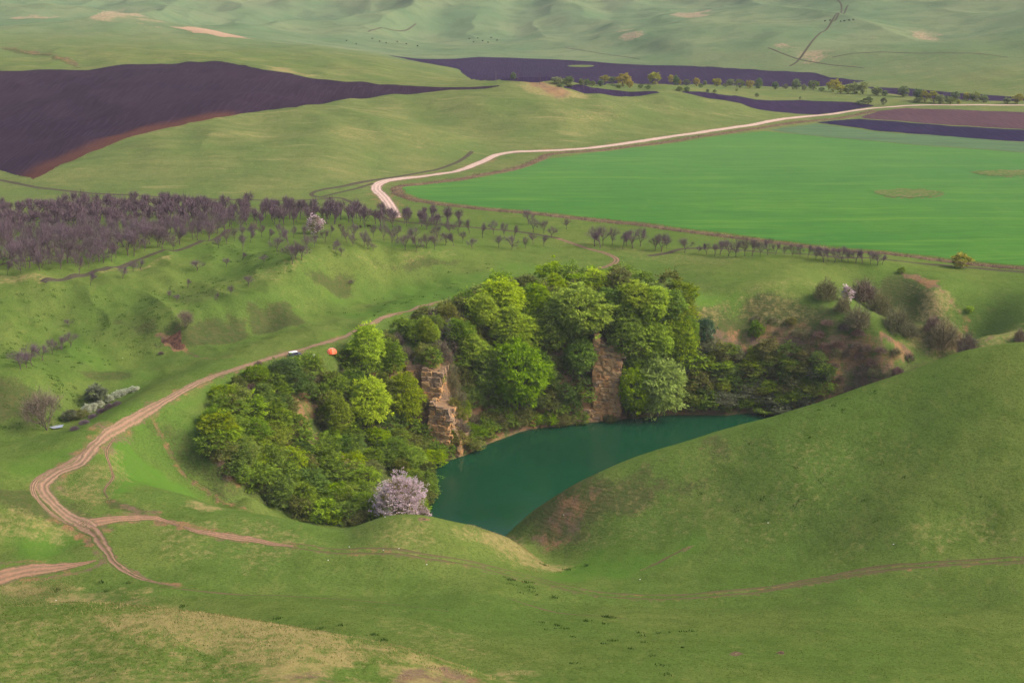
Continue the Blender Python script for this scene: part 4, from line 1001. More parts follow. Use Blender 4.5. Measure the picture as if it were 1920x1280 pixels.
# ---- far valley: willows along the stream
FW = [(962,149,11,11,'w'),(1044,158,13,18,'w'),(1066,158,14,20,'w'),(1090,161,12,9,'w'),(1099,161,12,13,'w'),(1111,162,10,11,'w'),(1126,162,11,13,'w'),(1134,156,15,16,'y'),(1147,156,12,14,'w'),(1168,162,23,25,'y'),(1181,165,14,14,'y'),(1201,166,8,10,'w'),(1215,168,8,11,'w'),(1226,158,22,25,'y'),(1258,156,15,12,'y'),(1268,160,16,13,'w'),(1274,160,10,8,'y'),(1287,161,12,14,'g'),(1306,162,15,13,'y'),(1314,165,8,9,'w'),(1322,161,9,7,'w'),(1344,162,14,16,'y'),(1369,161,12,16,'w'),(1387,165,16,18,'w'),(1381,171,4,6,'w'),(1275,171,8,14,'w'),(1288,171,7,12,'w'),(1327,174,6,7,'w'),(1340,175,7,8,'w'),
 (1405,166,15,15,'y'),(1422,166,16,16,'w'),(1453,168,14,14,'w'),(1473,167,9,11,'g'),(1493,168,16,18,'w'),(1508,170,10,10,'w'),(1525,169,17,19,'w'),(1562,172,22,24,'y'),(1576,176,16,14,'y'),(1590,176,17,20,'w'),(1602,176,18,18,'w'),(1617,177,22,18,'w'),(1644,179,15,22,'w'),(1658,180,9,12,'w'),(1693,182,20,22,'w'),(1722,190,23,20,'w'),(1733,192,22,16,'y'),(1750,193,22,20,'y'),(1762,195,17,18,'w'),(1782,196,13,14,'w'),(1790,189,17,18,'w'),(1797,195,6,8,'y'),(1812,189,15,14,'y'),(1828,190,15,22,'w'),(1845,192,12,16,'w'),(1888,195,12,14,'w'),(1908,195,19,20,'y'),(1613,196,8,16,'w'),(1628,196,15,16,'w'),(1656,197,14,12,'g'),(1419,182,7,8,'w'),(1500,186,4,4,'w'),(1160,166,7,9,'w'),(1068,163,6,12,'w'),(1050,163,5,12,'w'),(1360,164,7,10,'w'),(1540,172,8,10,'w'),(1720,193,10,14,'w'),(1775,192,12,12,'w')]
for (u, v, h, w, k) in FW:
    kind = {'w': 'willow', 'y': 'gold', 'g': 'wgrey'}[k]
    if w * h >= 440:
        lab = {1168: "golden round willow, largest left of the lone willow on the green strip", 1226: "big golden willow standing alone before the dark strip field", 1562: "large golden willow at the left end of the middle clump", 1693: "round green willow standing apart in front of the dark field", 1722: "green willow at the left end of the dense clump by the road bend", 1750: "golden willow in the middle of the clump by the road bend"}.get(u)
    else: lab = None
    lab = lab or name_it('valley', u, v - h / 2, {'w': "grey-green willow", 'y': "golden-green willow", 'g': "pale grey willow"}[k], h, (6, 20))
    plant_px(kind, "willow_tree", u, v, h * 1.05, w, lab, "tree", "trees along the far stream")

# ---- orchard of leafless walnut trees
OR = []
g = np.random.default_rng(11)
ORB = [(-60,400),(0,398),(130,392),(300,392),(430,398),(560,402),(700,408),(800,412),(860,418),(800,432),(700,428),(600,422),(520,425),(440,436),(400,450),(330,470),(230,495),(140,514),(60,516),(-60,512)]
w_or = [q[:2] for q in hits(ORB)]
a = np.array(w_or); lo = a.min(0); hi = a.max(0)
rows = []
for yy in np.arange(lo[1], hi[1], 7.4):
    for xx in np.arange(lo[0], hi[0], 6.3):
        rows.append((xx + g.normal() * 1.2 + (yy * .35) % 3, yy + g.normal() * 1.3))
rows = np.array(rows); rows = rows[inside(rows[:, 0], rows[:, 1], w_or)]
print("orchard grid", len(rows))
SC = [(440,452,30),(425,458,34),(455,470,34),(410,466,26),(470,455,30),(505,452,28),(520,472,34),(540,462,36),(555,487,38),(575,470,38),(548,495,42),(565,488,40),(590,464,30),(610,455,30),(630,474,26),(632,468,24),(650,455,28),(662,462,26),(683,462,36),(690,468,30),(665,450,34),(720,452,38),(735,462,38),(745,450,36),(760,470,38),(775,458,42),(780,472,38),(800,466,36),(815,468,34),(820,452,36),(835,460,30),(850,462,28),(868,456,26),(885,466,24),(700,446,30),(640,446,28),(620,445,28),(595,445,28),(570,446,28),(550,446,28),(525,446,28),(490,444,28),(475,445,30),(455,446,28),(860,440,34),(880,438,34),(845,444,36),(905,446,36),(925,440,34),(945,446,34),(935,464,26),(960,468,30),(985,466,24),(1000,458,26),(1020,462,28),(1000,436,34),(1020,438,28),(1062,430,24),(800,430,34),(820,424,30),(860,425,36),(990,422,32),(965,448,30),(1035,446,24),
 (1115,462,40),(1130,460,44),(1148,460,42),(1125,466,38),(1168,468,38),(1185,466,40),(1200,462,38),(1228,470,34),(1240,472,38),(1250,466,30),(1175,462,34),(1284,474,32),(1310,476,20),(1325,477,26),(1340,480,28),(1350,478,30),(1366,480,36),(1380,482,40),(1396,480,42),(1410,480,38),(1425,482,32),(1440,478,36),(1455,478,28),(1470,479,24),(1485,480,26),(1500,481,28),(1515,483,28),(1530,486,30),(1545,492,36),(1552,490,30),(1565,492,34),(1578,490,34),(1590,492,28),(1605,494,32),(1616,495,28),(1632,496,30),(1645,498,30),(1655,496,24)]
SMALL = [(370,508,24,30,"small spreading bare tree on the slope below the orchard"),(425,500,20,20,""),(455,488,18,18,""),(495,492,18,20,""),(230,522,26,26,"small bare tree beside the purple-brown farm track"),(250,510,24,22,""),(265,508,26,22,""),(170,535,30,26,"bare tree at the end of the farm track near the mound"),(465,537,26,22,"slim bare sapling on the slope above the second mound"),(433,553,22,18,"reddish bare sapling on the slope"),(408,567,22,10,"narrow bare sapling left of the reddish one"),(352,540,20,18,""),(318,560,20,14,""),(332,565,16,18,""),(660,534,12,14,"tiny bare shrub at the right end of the dark mound"),(640,480,20,16,""),(700,470,16,16,"")]
positions = [(x, y, 10.0 * random.uniform(.68, 1.2)) for x, y in rows]
for (u, v, hp) in SC:
    x, y, z = hit(u, v); positions.append((x, y, hp * random.uniform(.95, 1.1) / px_scale(x, y, z)))
positions.sort(key=lambda q: math.hypot(q[0], q[1]) - (60 if q[0] > -15 else 0))
ind = positions[:275]; rest = positions[275:]
for (x, y, h) in ind:
    s_ = px_scale(x, y, float(ground(x, y))); uu = 960 + FPX * x / (FPX / s_)
    vv = 640 - FPX * ((float(ground(x, y)) + h / 2 - CAM_Z) * math.cos(PITCH) + y * math.sin(PITCH)) / (y * math.cos(PITCH) + (CAM_Z - float(ground(x, y))) * math.sin(PITCH))
    if uu < 430: lab, grp = "bare purple-grey walnut tree in the dense block at the left of the orchard", "bare trees in the dense orchard block"
    elif uu < 1080: lab, grp = "bare purple-brown walnut tree in the loose middle rows of the orchard", "bare trees in the loose middle orchard rows"
    elif uu < 1260: lab, grp = "full-crowned bare tree in the clump below the wheat field corner", "bare trees in the clump below the wheat field"
    else: lab, grp = "bare tree in the row along the dark farm track behind the green knoll", "bare trees in the row behind the green knoll"
    lab = name_it('orchard', uu, vv, {"dense": "bare purple walnut tree", "loose": "bare brownish walnut tree", "clump": "full-crowned bare tree", "row": "bare tree"}["dense" if uu < 430 else "loose" if uu < 1080 else "clump" if uu < 1260 else "row"], h * s_, (24, 46))
    plant('bare', "walnut_tree", x, y, h, h * random.uniform(.46, .76) * (1.15 if uu > 1080 else 1), lab, "tree", grp)
print("orchard", len(positions))
if rest:
    A = []
    for k, (x, y, h) in enumerate(rest):
        T_, W_ = lowb[k % 3]; an = random.uniform(0, 6.28); ca_, sa_ = math.cos(an), math.sin(an)
        q = np.concatenate([T_, W_]); q = np.stack([(q[:, 0] * ca_ - q[:, 1] * sa_) * h * .8, (q[:, 0] * sa_ + q[:, 1] * ca_) * h * .8, q[:, 2] * h], 1)
        A.append(q + np.array([x, y, float(ground(x, y))]))
    mo = tri_mesh("orchard_trees", np.concatenate(A)); link("orchard_trees", mo, mat=M_TWIG, kind="stuff", label="further rows of bare walnut trees merging into one purple mass")
for (u, v, hp, wp, lab) in SMALL:
    plant_px('bare', "sapling", u, v, hp, wp * .8, lab or name_it("orchard", u, v, "little bare sapling", hp, (14, 30)), "tree", None if lab else "small bare trees scattered below the orchard")

# ---- left slopes
plant_px('bare2', "bare_tree", 349, 616, 44, 34, "lone bushy bare tree above the eroded clay scar", "tree", var=0)
for i, (u, v, hp, wp) in enumerate([(38,692,42,34),(60,686,52,34),(50,690,36,30),(80,676,36,30),(98,664,34,26),(115,656,30,22)]):
    plant_px('bare', "bare_tree", u, v, hp, wp, "grey bare tree in the slanting left row, " + ["lowest and leftmost", "tallest of the row", "between the tallest and the lowest", "in the middle of the row", "third from the upper end", "second from the upper end"][i], "tree", "grey bare trees in a slanting row on the left slope")
plant_px('bare', "bare_tree", 133, 650, 34, 28, "bare tree at the right end of the slanting row on the left slope", "tree")
plant_px('bare', "bare_tree", 128, 612, 16, 16, "faint small bare tree above the slanting row", "tree")
plant_px('bare2', "willow_tree", 88, 806, 96, 66, "bare orange-stemmed willow standing beside the stream pool", "tree", var=1)
plant_px('wgrey', "shrub", 182, 756, 36, 46, "rounded grey-green shrub behind the white-flowering hedge", "shrub")
plant_px('wgrey', "shrub", 132, 788, 22, 26, "low grey-green shrub between the willow and the flowering hedge", "shrub")
plant_px('obush', "shrub", 150, 782, 16, 30, "low olive shrub beside the stream bed", "shrub")
for i, (u, v, hp, wp) in enumerate([(152,782,15,17),(163,774,17,19),(175,768,15,19),(188,762,12,17),(205,752,13,19),(218,745,13,19),(232,740,12,19),(246,735,11,17),(256,732,9,13)]):
    plant_px('wbush', "blackthorn_shrub", u, v, hp, wp, "white-flowering blackthorn shrub, " + ["end one nearest the stream pool", "second from the pool end", "third from the pool end", "fourth from the pool end", "in the very middle of the hedge", "fourth from the track end", "third from the track end", "second from the track end", "end one nearest the track"][i], "shrub", "white-flowering shrubs in the hedge above the stream")
for i, (u, v, hp, wp) in enumerate([(140,806,10,22),(158,795,12,24),(174,784,12,24),(190,774,14,24),(205,766,15,24),(220,760,12,22)]):
    plant_px('pscrub', "hedge_shade", u, v, hp, wp, "low purple twigs added as shade under the flowering hedge, " + ["nearest the pool", "second from the pool", "third from the pool", "third from the track", "second from the track", "nearest the track"][i], "shrub", "purple twigs added as shade below the flowering hedge")  # twig domes stand in for the purple shade of the hedge
for (u, v, hp, wp, l) in [(302,654+10,8,14,"dark little thicket on the bank above the track"),(485,684,10,18,"tiny bare bush on the track verge left of the parked car")]:
    plant_px('bscrub', "shrub", u, v, hp, wp, l, "shrub")

# ---- wooded quarry walls: named trees
BIG = [('bright',940,602,84,84,"bright lime beech at the top left of the wood, against the meadow"),('beech',905,628,82,70,"lime beech just below the topmost left beech"),
 ('beech',955,668,92,104,"broad lime beech with layered sprays, upper of the two in mid-wood"),('beech',968,775,150,112,"tallest layered lime beech whose foot reaches near the water"),
 ('mid',918,742,100,70,"mid-green tree left of the tallest layered beech"),('beech',1085,640,112,120,"wide lime beech above the stone pillar"),('bright',1120,556,54,62,"bright beech crown standing highest over the wood"),
 ('beech',1080,552,42,50,"small lime tree left of the highest crown"),('beech',1040,566,50,56,"olive-lime tree behind the wide beech"),('beech',1190,592,68,74,"lime tree right of the highest crown"),
 ('bright',1222,612,84,68,"bright beech with pointed top on the right shoulder of the wood"),('mid',1172,668,96,84,"mid-green tree directly right of the stone pillar's head"),('bright',1228,686,92,66,"bright lime tree in the middle of the right-hand clump"),
 ('beech',1272,692,104,62,"lime tree at the right edge of the wood beside the terraced slope"),('beech',1256,610,72,56,"olive-lime tree at the upper right edge of the wood"),('pale',1232,778,122,104,"pale yellowish lime tree leaning over the water"),
 ('beech',1190,786,110,70,"dark-footed lime tree right of the pillar at the waterline"),('beech',1090,706,80,62,"lime tree in front of the stone pillar's left side"),('mid',1030,668,82,70,"mid-green tree between the mid-wood beeches and the pillar"),
 ('beech',1010,598,64,66,"lime tree behind the mid-wood beech pair"),('oliveb',985,560,48,58,"olive tree at the skyline of the wood"),('oliveb',870,600,44,62,"brownish-olive tree near the dirt track bend"),
 ('bright',690,690,90,66,"bright lime tree on the rim right of the orange tent"),('mid',730,704,72,56,"mid-green tree right of the rim beech near the tent"),('bright',690,802,104,78,"bright lime tree on the left wooded slope"),
 ('mid',758,800,110,72,"mid-green tree left of the lower rock pillar"),('oliveb',720,764,66,52,"olive tree between the two lime trees on the left slope"),('mid',632,822,86,52,"slender light-green tree on the left slope"),
 ('bright',815,645,40,18,"slim bright sapling high on the wooded slope"),('beech',1290,662,80,40,"narrow lime tree closing the wood at its right end"),('mid',1145,590,54,60,"green tree behind the wide beech"),('beech',880,680,64,60,"lime-olive tree low on the left flank of the main wood"),
 ('mid',860,650,56,54,"green tree on the flank below the track bend"),('mid',1010,730,80,62,"mid-green tree right of the tallest beech"),('mid',800,640,44,46,"green tree on the rim between tent and main wood")]
for (k, u, v, hp, wp, lab) in BIG:
    x, y, z = hit(u, v)
    plant(k, "beech_tree" if k in ('beech', 'bright', 'pale') else "broadleaf_tree", x, y, hp / px_scale(x, y, z), wp * 1.08 / px_scale(x, y, z), lab, "tree")

KEEP_CLEAR = []          # photo-pixel zones that stay free of scattered bushes: (u0, v0, u1, v1)
EXTRA = []
def scatter(poly, n, kinds, hr, wr, gap, label, group, name="shrub", cat="shrub", seed=1, clear=(), zmin=-34.6):
    g = np.random.default_rng(seed); p = np.array(poly, float); lo = p.min(0); hi = p.max(0); got = []
    tries = 0; cnt = 0
    while cnt < n and tries < n * 60:
        tries += 1
        u, v = g.uniform(lo[0], hi[0]), g.uniform(lo[1], hi[1])
        if not inside(np.array([u]), np.array([v]), poly)[0]: continue
        if any(c[0] < u < c[2] and c[1] < v < c[3] for c in clear): continue
        if any(abs(u - a) < gap and abs(v - b) < gap * .75 for a, b in got): continue
        x, y, z = hit(u, v)
        if z < zmin or math.hypot(x, y) < (372 if u < 900 else 400): continue
        got.append((u, v)); cnt += 1; s = px_scale(x, y, z)
        k = kinds[g.integers(len(kinds))]; ww = g.uniform(*wr)
        hp = g.uniform(*hr)
        if cnt > n * .56: EXTRA.append((k, x, y, hp / s, ww / s)); continue
        lab = name_it('quarry', u, v - hp / 2, label[k].split(" shrub")[0] + " shrub", hp, hr)
        plant(k, name, x, y, hp / s, ww / s, lab, cat, group, sink=.2)
def lb(where):
    d = {'bush': "mid-green", 'obush': "olive-green", 'dbush': "dark green", 'bbush': "lime-green", 'gbush': "grey-green", 'tbush': "bluish green", 'scrub': "olive leafless", 'bscrub': "brown leafless", 'rscrub': "reddish leafless", 'pscrub': "purplish leafless", 'brbush': "bright lime"}
    return {k: v + " shrub " + where for k, v in d.items()}
LS = [(378,775),(430,722),(500,700),(600,682),(665,672),(700,700),(770,760),(800,840),(850,860),(800,900),(790,960),(700,972),(640,986),(560,972),(500,948),(450,905),(395,840)]
scatter(LS, 105, ['bush','bush','bush','obush','obush','bbush','dbush'], (28,50), (38,66), 18, lb("among the thicket on the left wooded slope"), "shrubs in the thicket on the left wooded slope", seed=3, clear=[(600,630,648,712),(535,645,572,695),(560,745,600,850),(790,690,850,850),(700,885,800,975),(670,690,700,720)])
scatter([(390,800),(440,770),(520,800),(600,880),(690,900),(700,965),(640,986),(560,965),(470,905)], 26, ['bush','bbush','bush'], (40,60), (60,86), 36, lb("with a rounded crown at the foot of the left slope"), "rounded shrubs at the foot of the left slope", seed=4, clear=[(700,880,800,975)])
scatter([(430,735),(560,690),(670,670),(700,690),(640,720),(540,730),(450,760)], 26, ['obush','bscrub','scrub','bush'], (20,32), (28,46), 16, lb("along the top edge of the left thicket"), "shrubs along the top edge of the left thicket", seed=5, clear=[(600,630,648,712),(535,645,572,695)])
scatter([(700,650),(780,610),(850,580),(900,575),(940,640),(930,760),(1000,790),(940,820),(880,845),(850,850),(840,740),(800,690),(730,680)], 62, ['obush','obush','bush','scrub','bush','bscrub'], (26,44), (32,54), 18, lb("on the steep slope between the two rock pillars"), "shrubs on the slope between the rock pillars", seed=6, clear=[(775,690,842,850)])
scatter([(880,560),(1000,535),(1150,530),(1280,555),(1300,690),(1180,700),(1160,630),(1050,640),(960,640),(900,620)], 46, ['obush','bush','bbush','bbush'], (34,54), (44,66), 22, lb("filling the gaps between the beeches of the main wood"), "shrubs between the beeches of the main wood", seed=7, clear=[(1100,635,1165,800)])
scatter([(960,690),(1090,660),(1100,700),(1120,760),(1060,785),(1000,785),(960,790)], 22, ['obush','dbush','bush'], (26,42), (34,54), 18, lb("on the ledges left of the stone pillar"), "shrubs on the ledges left of the stone pillar", seed=8, clear=[(1108,635,1165,800)])
scatter([(860,850),(900,832),(960,806),(1000,802),(1100,790),(1000,790),(930,800),(860,830)], 14, ['bbush','bush','obush'], (18,28), (28,44), 20, lb("hanging over the waterline below the cliff"), "shrubs over the waterline below the cliff", seed=9)
scatter([(740,890),(800,850),(850,852),(830,885),(812,920),(806,968),(780,968)], 16, ['bush','bbush','obush'], (24,38), (32,48), 16, lb('on the lake shore right of the blossom tree'), 'shrubs on the shore by the blossom tree', seed=21, zmin=-35.3)
scatter([(1170,700),(1300,690),(1330,772),(1240,782),(1170,784)], 20, ['bush','dbush','obush','bush'], (34,50), (42,62), 20, lb("at the water's edge under the pale lime tree"), "shrubs at the water's edge under the pale lime tree", seed=10)
scatter([(1290,690),(1330,650),(1400,668),(1480,665),(1560,690),(1560,735),(1480,775),(1400,775),(1310,776)], 70, ['dbush','bush','bush','obush','obush','bush','bbush','gbush'], (18,32), (30,50), 16, lb("in the dark thicket above the lake's far corner"), "shrubs in the dark thicket above the lake's far corner", seed=12)
scatter([(1500,620),(1600,590),(1650,650),(1700,670),(1740,690),(1600,730),(1540,740),(1520,690),(1480,660)], 30, ['bscrub','rscrub','bscrub','scrub','rscrub'], (12,22), (22,34), 17, lb("on the brown bank above the right-hand hill"), "leafless shrubs on the brown bank above the right-hand hill", seed=13)
scatter([(1400,600),(1500,590),(1500,640),(1420,640)], 5, ['obush','scrub'], (10,18), (16,24), 22, lb("on the bare terraced slope"), "small shrubs on the bare terraced slope", seed=14)
scatter([(800,600),(900,575),(880,640),(800,650)], 10, ['gbush','bscrub','pscrub','scrub'], (30,46), (36,50), 20, lb("by the rim below the track bend"), "greyish shrubs by the rim below the track bend", seed=15)
low_c = {'l': [leafy_crown(640 + i, 110, 10, leaf=.11, droop=.12, lobes=6, rx=.58, z0=-.12, taper=.15, spread=.15) for i in range(3)], 't': [twig_dome(650 + i, n=700, tww=.016)[1] for i in range(3)]}
GR_ = {}
for (k, x, y, h, w) in EXTRA:
    q = low_c['t' if 'scrub' in k else 'l'][random.randrange(3)]; an = random.uniform(0, 6.28); c_, s_ = math.cos(an), math.sin(an)
    GR_.setdefault(k, []).append(np.stack([(q[:, 0] * c_ - q[:, 1] * s_) * w / 1.12, (q[:, 0] * s_ + q[:, 1] * c_) * w / 1.12, q[:, 2] * h], 1) + np.array([x, y, float(ground(x, y)) - .2]))
umesh = None; ks = list(GR_)
umesh = tri_mesh("undergrowth", np.concatenate([np.concatenate(GR_[k]) for k in ks]))
for k in ks: umesh.materials.append(SP[k][0][0].materials[0])
umesh.polygons.foreach_set("material_index", np.concatenate([np.full(sum(len(q) for q in GR_[k]) // 3, i) for i, k in enumerate(ks)]).astype(np.int32))
link("undergrowth", umesh, kind="stuff", label="undergrowth of leafy and leafless bushes filling the quarry slopes")

for (k, u, v, hp, wp, l) in [('tbush',1318,640,48,42,"bluish-green shrub at the foot of the terraced slope"),('bush',1418,632,30,28,"lone round green shrub on the brown terraced slope"),('obush',1438,672,42,44,"olive round shrub at the top of the dark thicket"),
    ('wbush',1328,632,22,20,"small white-flowering shrub beside the bluish one"),('wbush',1418,694,16,20,"whitish-green flowering shrub inside the dark thicket"),('gbush',546,908,32,44,"pale grey-green shrub amid the left thicket"),
    ('scrub',1548,560,52,54,"olive leafless bush at the head of the ravine"),('bscrub',1618,566,60,66,"large brown leafless bush in the ravine, highest one"),('scrub',1650,590,58,56,"brown-olive leafless bush below the highest one"),
    ('scrub',1608,612,54,60,"olive leafless bush below the pink blossom"),('scrub',1682,622,66,64,"round olive leafless bush in the middle of the ravine"),('scrub',1705,630,40,40,"olive leafless bush touching the middle one"),
    ('scrub',1768,650,72,70,"broad olive leafless bush near the ravine mouth"),('bscrub',1812,662,56,46,"dark brown leafless bush at the ravine mouth"),('scrub',1580,585,40,40,"olive leafless bush left of the pink blossom"),
    ('bscrub',1750,620,40,40,"brown leafless bush behind the broad one"),('brbush',1818,585,13,15,"small bright green bush on the meadow right of the ravine"),('bscrub',1912,640,34,26,"brown bush at the photo's right border above the hill"),
    ('bush',1690,512,12,16,"small dark bush by the ravine head"),('obush',797,765,24,22,"olive shrub growing on the ledge of the narrow upper pillar"),('bush',842,826,26,26,"green shrub against the right side of the lower pillar"),('obush',800,842,30,28,"olive shrub covering the left foot of the lower pillar"),('bush',824,716,20,22,"green tuft-like shrub at the right top of the upper pillar"),('bscrub',1108,700,30,24,"brown leafless shrub on the left edge of the stone pillar"),('obush',1142,792,18,30,"olive shrub at the waterline in front of the stone pillar")]:
    plant_px(k, "shrub", u, v, hp, wp, l, "shrub", skip=400)
plant_px('gold', "willow_tree", 1800, 503, 30, 34, "single golden-green tree at the lower edge of the wheat field", "tree", var=1)

# ---- blossom trees: twigs with white-pink flower clumps
def blossom(u, v, hp, wp, label, seed, n=520, leaf=.034, skip=0):
    x, y, z = hit(u, v, skip); s = px_scale(x, y, z)
    r = bpy.data.objects.new("blossom_tree", None); COL.objects.link(r); r.location = (x, y, z); r.scale = (wp / s / .95, wp / s / .95, hp / s)
    r["label"] = label; r["category"] = "tree"
    c = leafy_crown(seed, n, 16, leaf=leaf, droop=-.05, lobes=9, rx=.50, z0=-.05, taper=.18, spread=.055)
    link("blossom", tri_mesh("blossom", c), parent=r, mat=M_BLOOM)
    T_, W_ = bare_tree(seed + 1, ntwig=900, stems=3, spread=.5)
    link("trunk", tri_mesh("trunk", T_), parent=r, mat=M_BARK); link("twigs", tri_mesh("twigs", W_), parent=r, mat=M_OTWIG)
    g_ = leafy_crown(seed + 2, 130, 12, leaf=.05, droop=.1, lobes=5, rx=.42, z0=0, spread=.08)
    link("leaves", tri_mesh("leaves", g_), parent=r, mat=M_OLIVE)
    return r
blossom(752, 985, 104, 92, "large round pinkish-white blossom tree beside the lake", 700, n=1500, leaf=.022, skip=338)
blossom(790, 990, 52, 44, "smaller blossom bush joined to the right foot of the large blossom tree", 710, n=260, leaf=.05, skip=338)
blossom(592, 438, 38, 32, "pale pink blossom tree among the bare orchard trees", 720, n=260, leaf=.05)
blossom(1587, 566, 34, 26, "small pink blossom tree among the olive bushes of the ravine", 730, n=220, leaf=.05)
plant_px('scrub', "shrub", 475, 430, 20, 20, "pale leafless shrub in the orchard left of the blossom tree", "shrub")
print("plants", round(time.time() - T0, 1), len(bpy.data.objects))
# ------------------------------------------------------------------ rock outcrops of layered blocks
RK = [soil_mat("rock_ochre", (.38, .24, .11), (.30, .19, .09), (.19, .13, .08), .8, .08), soil_mat("rock_orange", (.40, .22, .09), (.33, .18, .08), (.22, .14, .08), .8, .08), soil_mat("rock_grey", (.20, .135, .085), (.27, .185, .115), (.12, .08, .05), .8, .08)]
RCORE = soil_mat("rock_core_brown", (.20, .125, .065), (.14, .09, .055), None, .8, .08)  # darker ochre-brown than the blocks, seen in the joints
BF = [(0,1,2,3),(7,6,5,4),(0,4,5,1),(1,5,6,2),(2,6,7,3),(3,7,4,0)]
def outcrop(name, u0, u1, vt0, vt1, vb, label, depth=6.0, yaw=0.0, lean=.18, bw=1.7, bh=1.3, grey=.35, seed=1, skip=400, back=.6):
    g = np.random.default_rng(seed)
    x, y, z = hit((u0 + u1) / 2, vb, skip); s = px_scale(x, y, z); x *= 1 + back / y; y += back; z -= back * .3
    W_ = (u1 - u0) / s; H0 = (vb - vt0) / s / math.cos(PITCH); H1 = (vb - vt1) / s / math.cos(PITCH)
    root = bpy.data.objects.new(name, None); COL.objects.link(root); root.location = (x, y, z - .6); root.rotation_euler = (0, 0, yaw)
    root["label"] = label; root["category"] = "rock"
    def top(fx): return H0 + (H1 - H0) * fx
    cz = max(H0, H1)
    co = []
    for zz, ins in ((0, .35), (1, .35)):
        for (a, b) in ((-W_ / 2 + ins, ins), (W_ / 2 - ins, ins), (W_ / 2 - ins, depth), (-W_ / 2 + ins, depth)):
            h = (top(a / W_ + .5) - .4) if zz else 0
            co.append((a, b + lean * h, h))
    link("rock_core", mesh_from("rock_core", co, [f[::-1] for f in BF], False), parent=root, mat=RCORE)
    protos = []
    for i in range(9):
        jit = g.uniform(-.15, .15, (8, 3)); b = np.array([(-.5, -.5, 0), (.5, -.5, 0), (.5, .5, 0), (-.5, .5, 0), (-.5, -.5, 1), (.5, -.5, 1), (.5, .5, 1), (-.5, .5, 1)], float) + jit
        for mi in range(3):
            m = mesh_from("stone_block", b, [f[::-1] for f in BF], False); m.materials.append(RK[mi]); protos.append((mi, m))
    zc = 0.0
    while zc < cz:
        h = bh * g.uniform(.38, 1.35); off = lean * zc
        faces = [(W_, 0)] + [(depth, 1), (depth, -1)]
        for (ln, side) in faces:
            p = -ln / 2 + g.uniform(-.5, 0)
            while p < ln / 2:
                w = bw * g.uniform(.35, 1.7); c = p + w / 2; p += w
                if c > ln / 2 + .3: break
                out = g.uniform(-.42, .34)
                if side == 0: px, py, rz = c, .45 - out, 0
                else: px, py, rz = side * (W_ / 2 - .45 + out), depth / 2 + c, math.pi / 2
                fx = min(max(px / W_ + .5, 0), 1)
                if zc + h * .5 > top(fx): continue
                gr = grey * 1.9 if zc > top(fx) * .72 else grey * .45
                mi = 2 if g.random() < gr else int(g.random() < .4)
                m = [q for q in protos if q[0] == mi][g.integers(9)][1]
                o = link("stone_block", m, parent=root)
                o.location = (px, py + off, zc); o.rotation_euler = (g.normal() * .06, g.normal() * .05, rz + g.normal() * .10)
                o.scale = (w * 1.0, 1.5, h * .95)
        zc += h
    return root
outcrop("rock_pillar", 1112, 1160, 634, 664, 778, "tall ochre rock pillar with a slanted grey top at the lake's edge", yaw=-.1, seed=2, depth=8, lean=.18, grey=.2, back=-1)
outcrop("rock_pillar", 788, 821, 694, 704, 800, "narrow upper rock pillar on the left cliff", yaw=-.2, seed=3, depth=9, grey=.35, lean=.28, back=1)
outcrop("rock_crag", 766, 792, 676, 690, 730, "brown rock crag above and left of the narrow upper pillar", yaw=.3, seed=8, depth=7, grey=.6, lean=.34, back=1)
outcrop("rock_crag", 838, 862, 806, 822, 852, "low crumbling crag between the lower pillar and the water", yaw=-.4, seed=9, depth=6, grey=.6, lean=.3, back=.5)
outcrop("rock_pillar", 803, 840, 756, 770, 852, "lower banded ochre rock pillar standing above the lake", yaw=-.25, seed=4, depth=9, bh=1.15, lean=.16, back=1)
outcrop("rock_crag", 1028, 1056, 641, 645, 676, "small pinkish rock face high between the beeches", yaw=0, seed=5, depth=5, grey=.7)
outcrop("rock_ledge", 1075, 1150, 770, 762, 790, "low ochre rock ledge at the waterline beside the pillar", yaw=.1, seed=6, depth=4, bh=.9, grey=.2)
outcrop("rock_ledge", 985, 1062, 785, 779, 803, "low reddish rock ledge left along the waterline", yaw=.35, seed=7, depth=4, bh=.8, grey=.35)

# ------------------------------------------------------------------ off-roader, tent and camp things
def paint_mat(name, col, rough=.35, spec=.5, metal=0.0):
    t = NT(name, rough, spec); c = t.mix(t.ramp(t.noise(3, 3, .6), .4, .7, 0, .25), col, tuple(q * .7 + .02 for q in col)); t.b.inputs["Metallic"].default_value = metal
    return t.out(c)
def bm_box(bm, c, s, taper=None):
    vs = []
    for k in (0, 1):
        for (a, b) in ((-1, -1), (1, -1), (1, 1), (-1, 1)):
            tx, ty = taper if (taper and k) else (1, 1)
            vs.append(bm.verts.new((c[0] + a * s[0] / 2 * tx, c[1] + b * s[1] / 2 * ty, c[2] + (k - .5) * s[2])))
    for f in BF: bm.faces.new([vs[i] for i in f[::-1]])
import bmesh
def part(name, parent, mat, boxes, bev=.03, loc=None):
    bm = bmesh.new()
    for b in boxes: bm_box(bm, *b)
    if bev: bmesh.ops.bevel(bm, geom=list(bm.edges), offset=bev, segments=2, affect='EDGES', profile=.6)
    m = bpy.data.meshes.new(name); bm.to_mesh(m); bm.free()
    o = link(name, m, parent=parent, mat=mat)
    if loc: o.location = loc
    return o
def cyl_mesh(name, r, w, n=20, r_in=0):
    bm = bmesh.new(); bmesh.ops.create_cone(bm, cap_ends=True, segments=n, radius1=r, radius2=r, depth=w); bmesh.ops.bevel(bm, geom=[e for e in bm.edges if len(e.link_faces) == 2 and e.calc_face_angle() > 1], offset=w * .15, segments=2, affect='EDGES')
    m = bpy.data.meshes.new(name); bm.to_mesh(m); bm.free(); return m
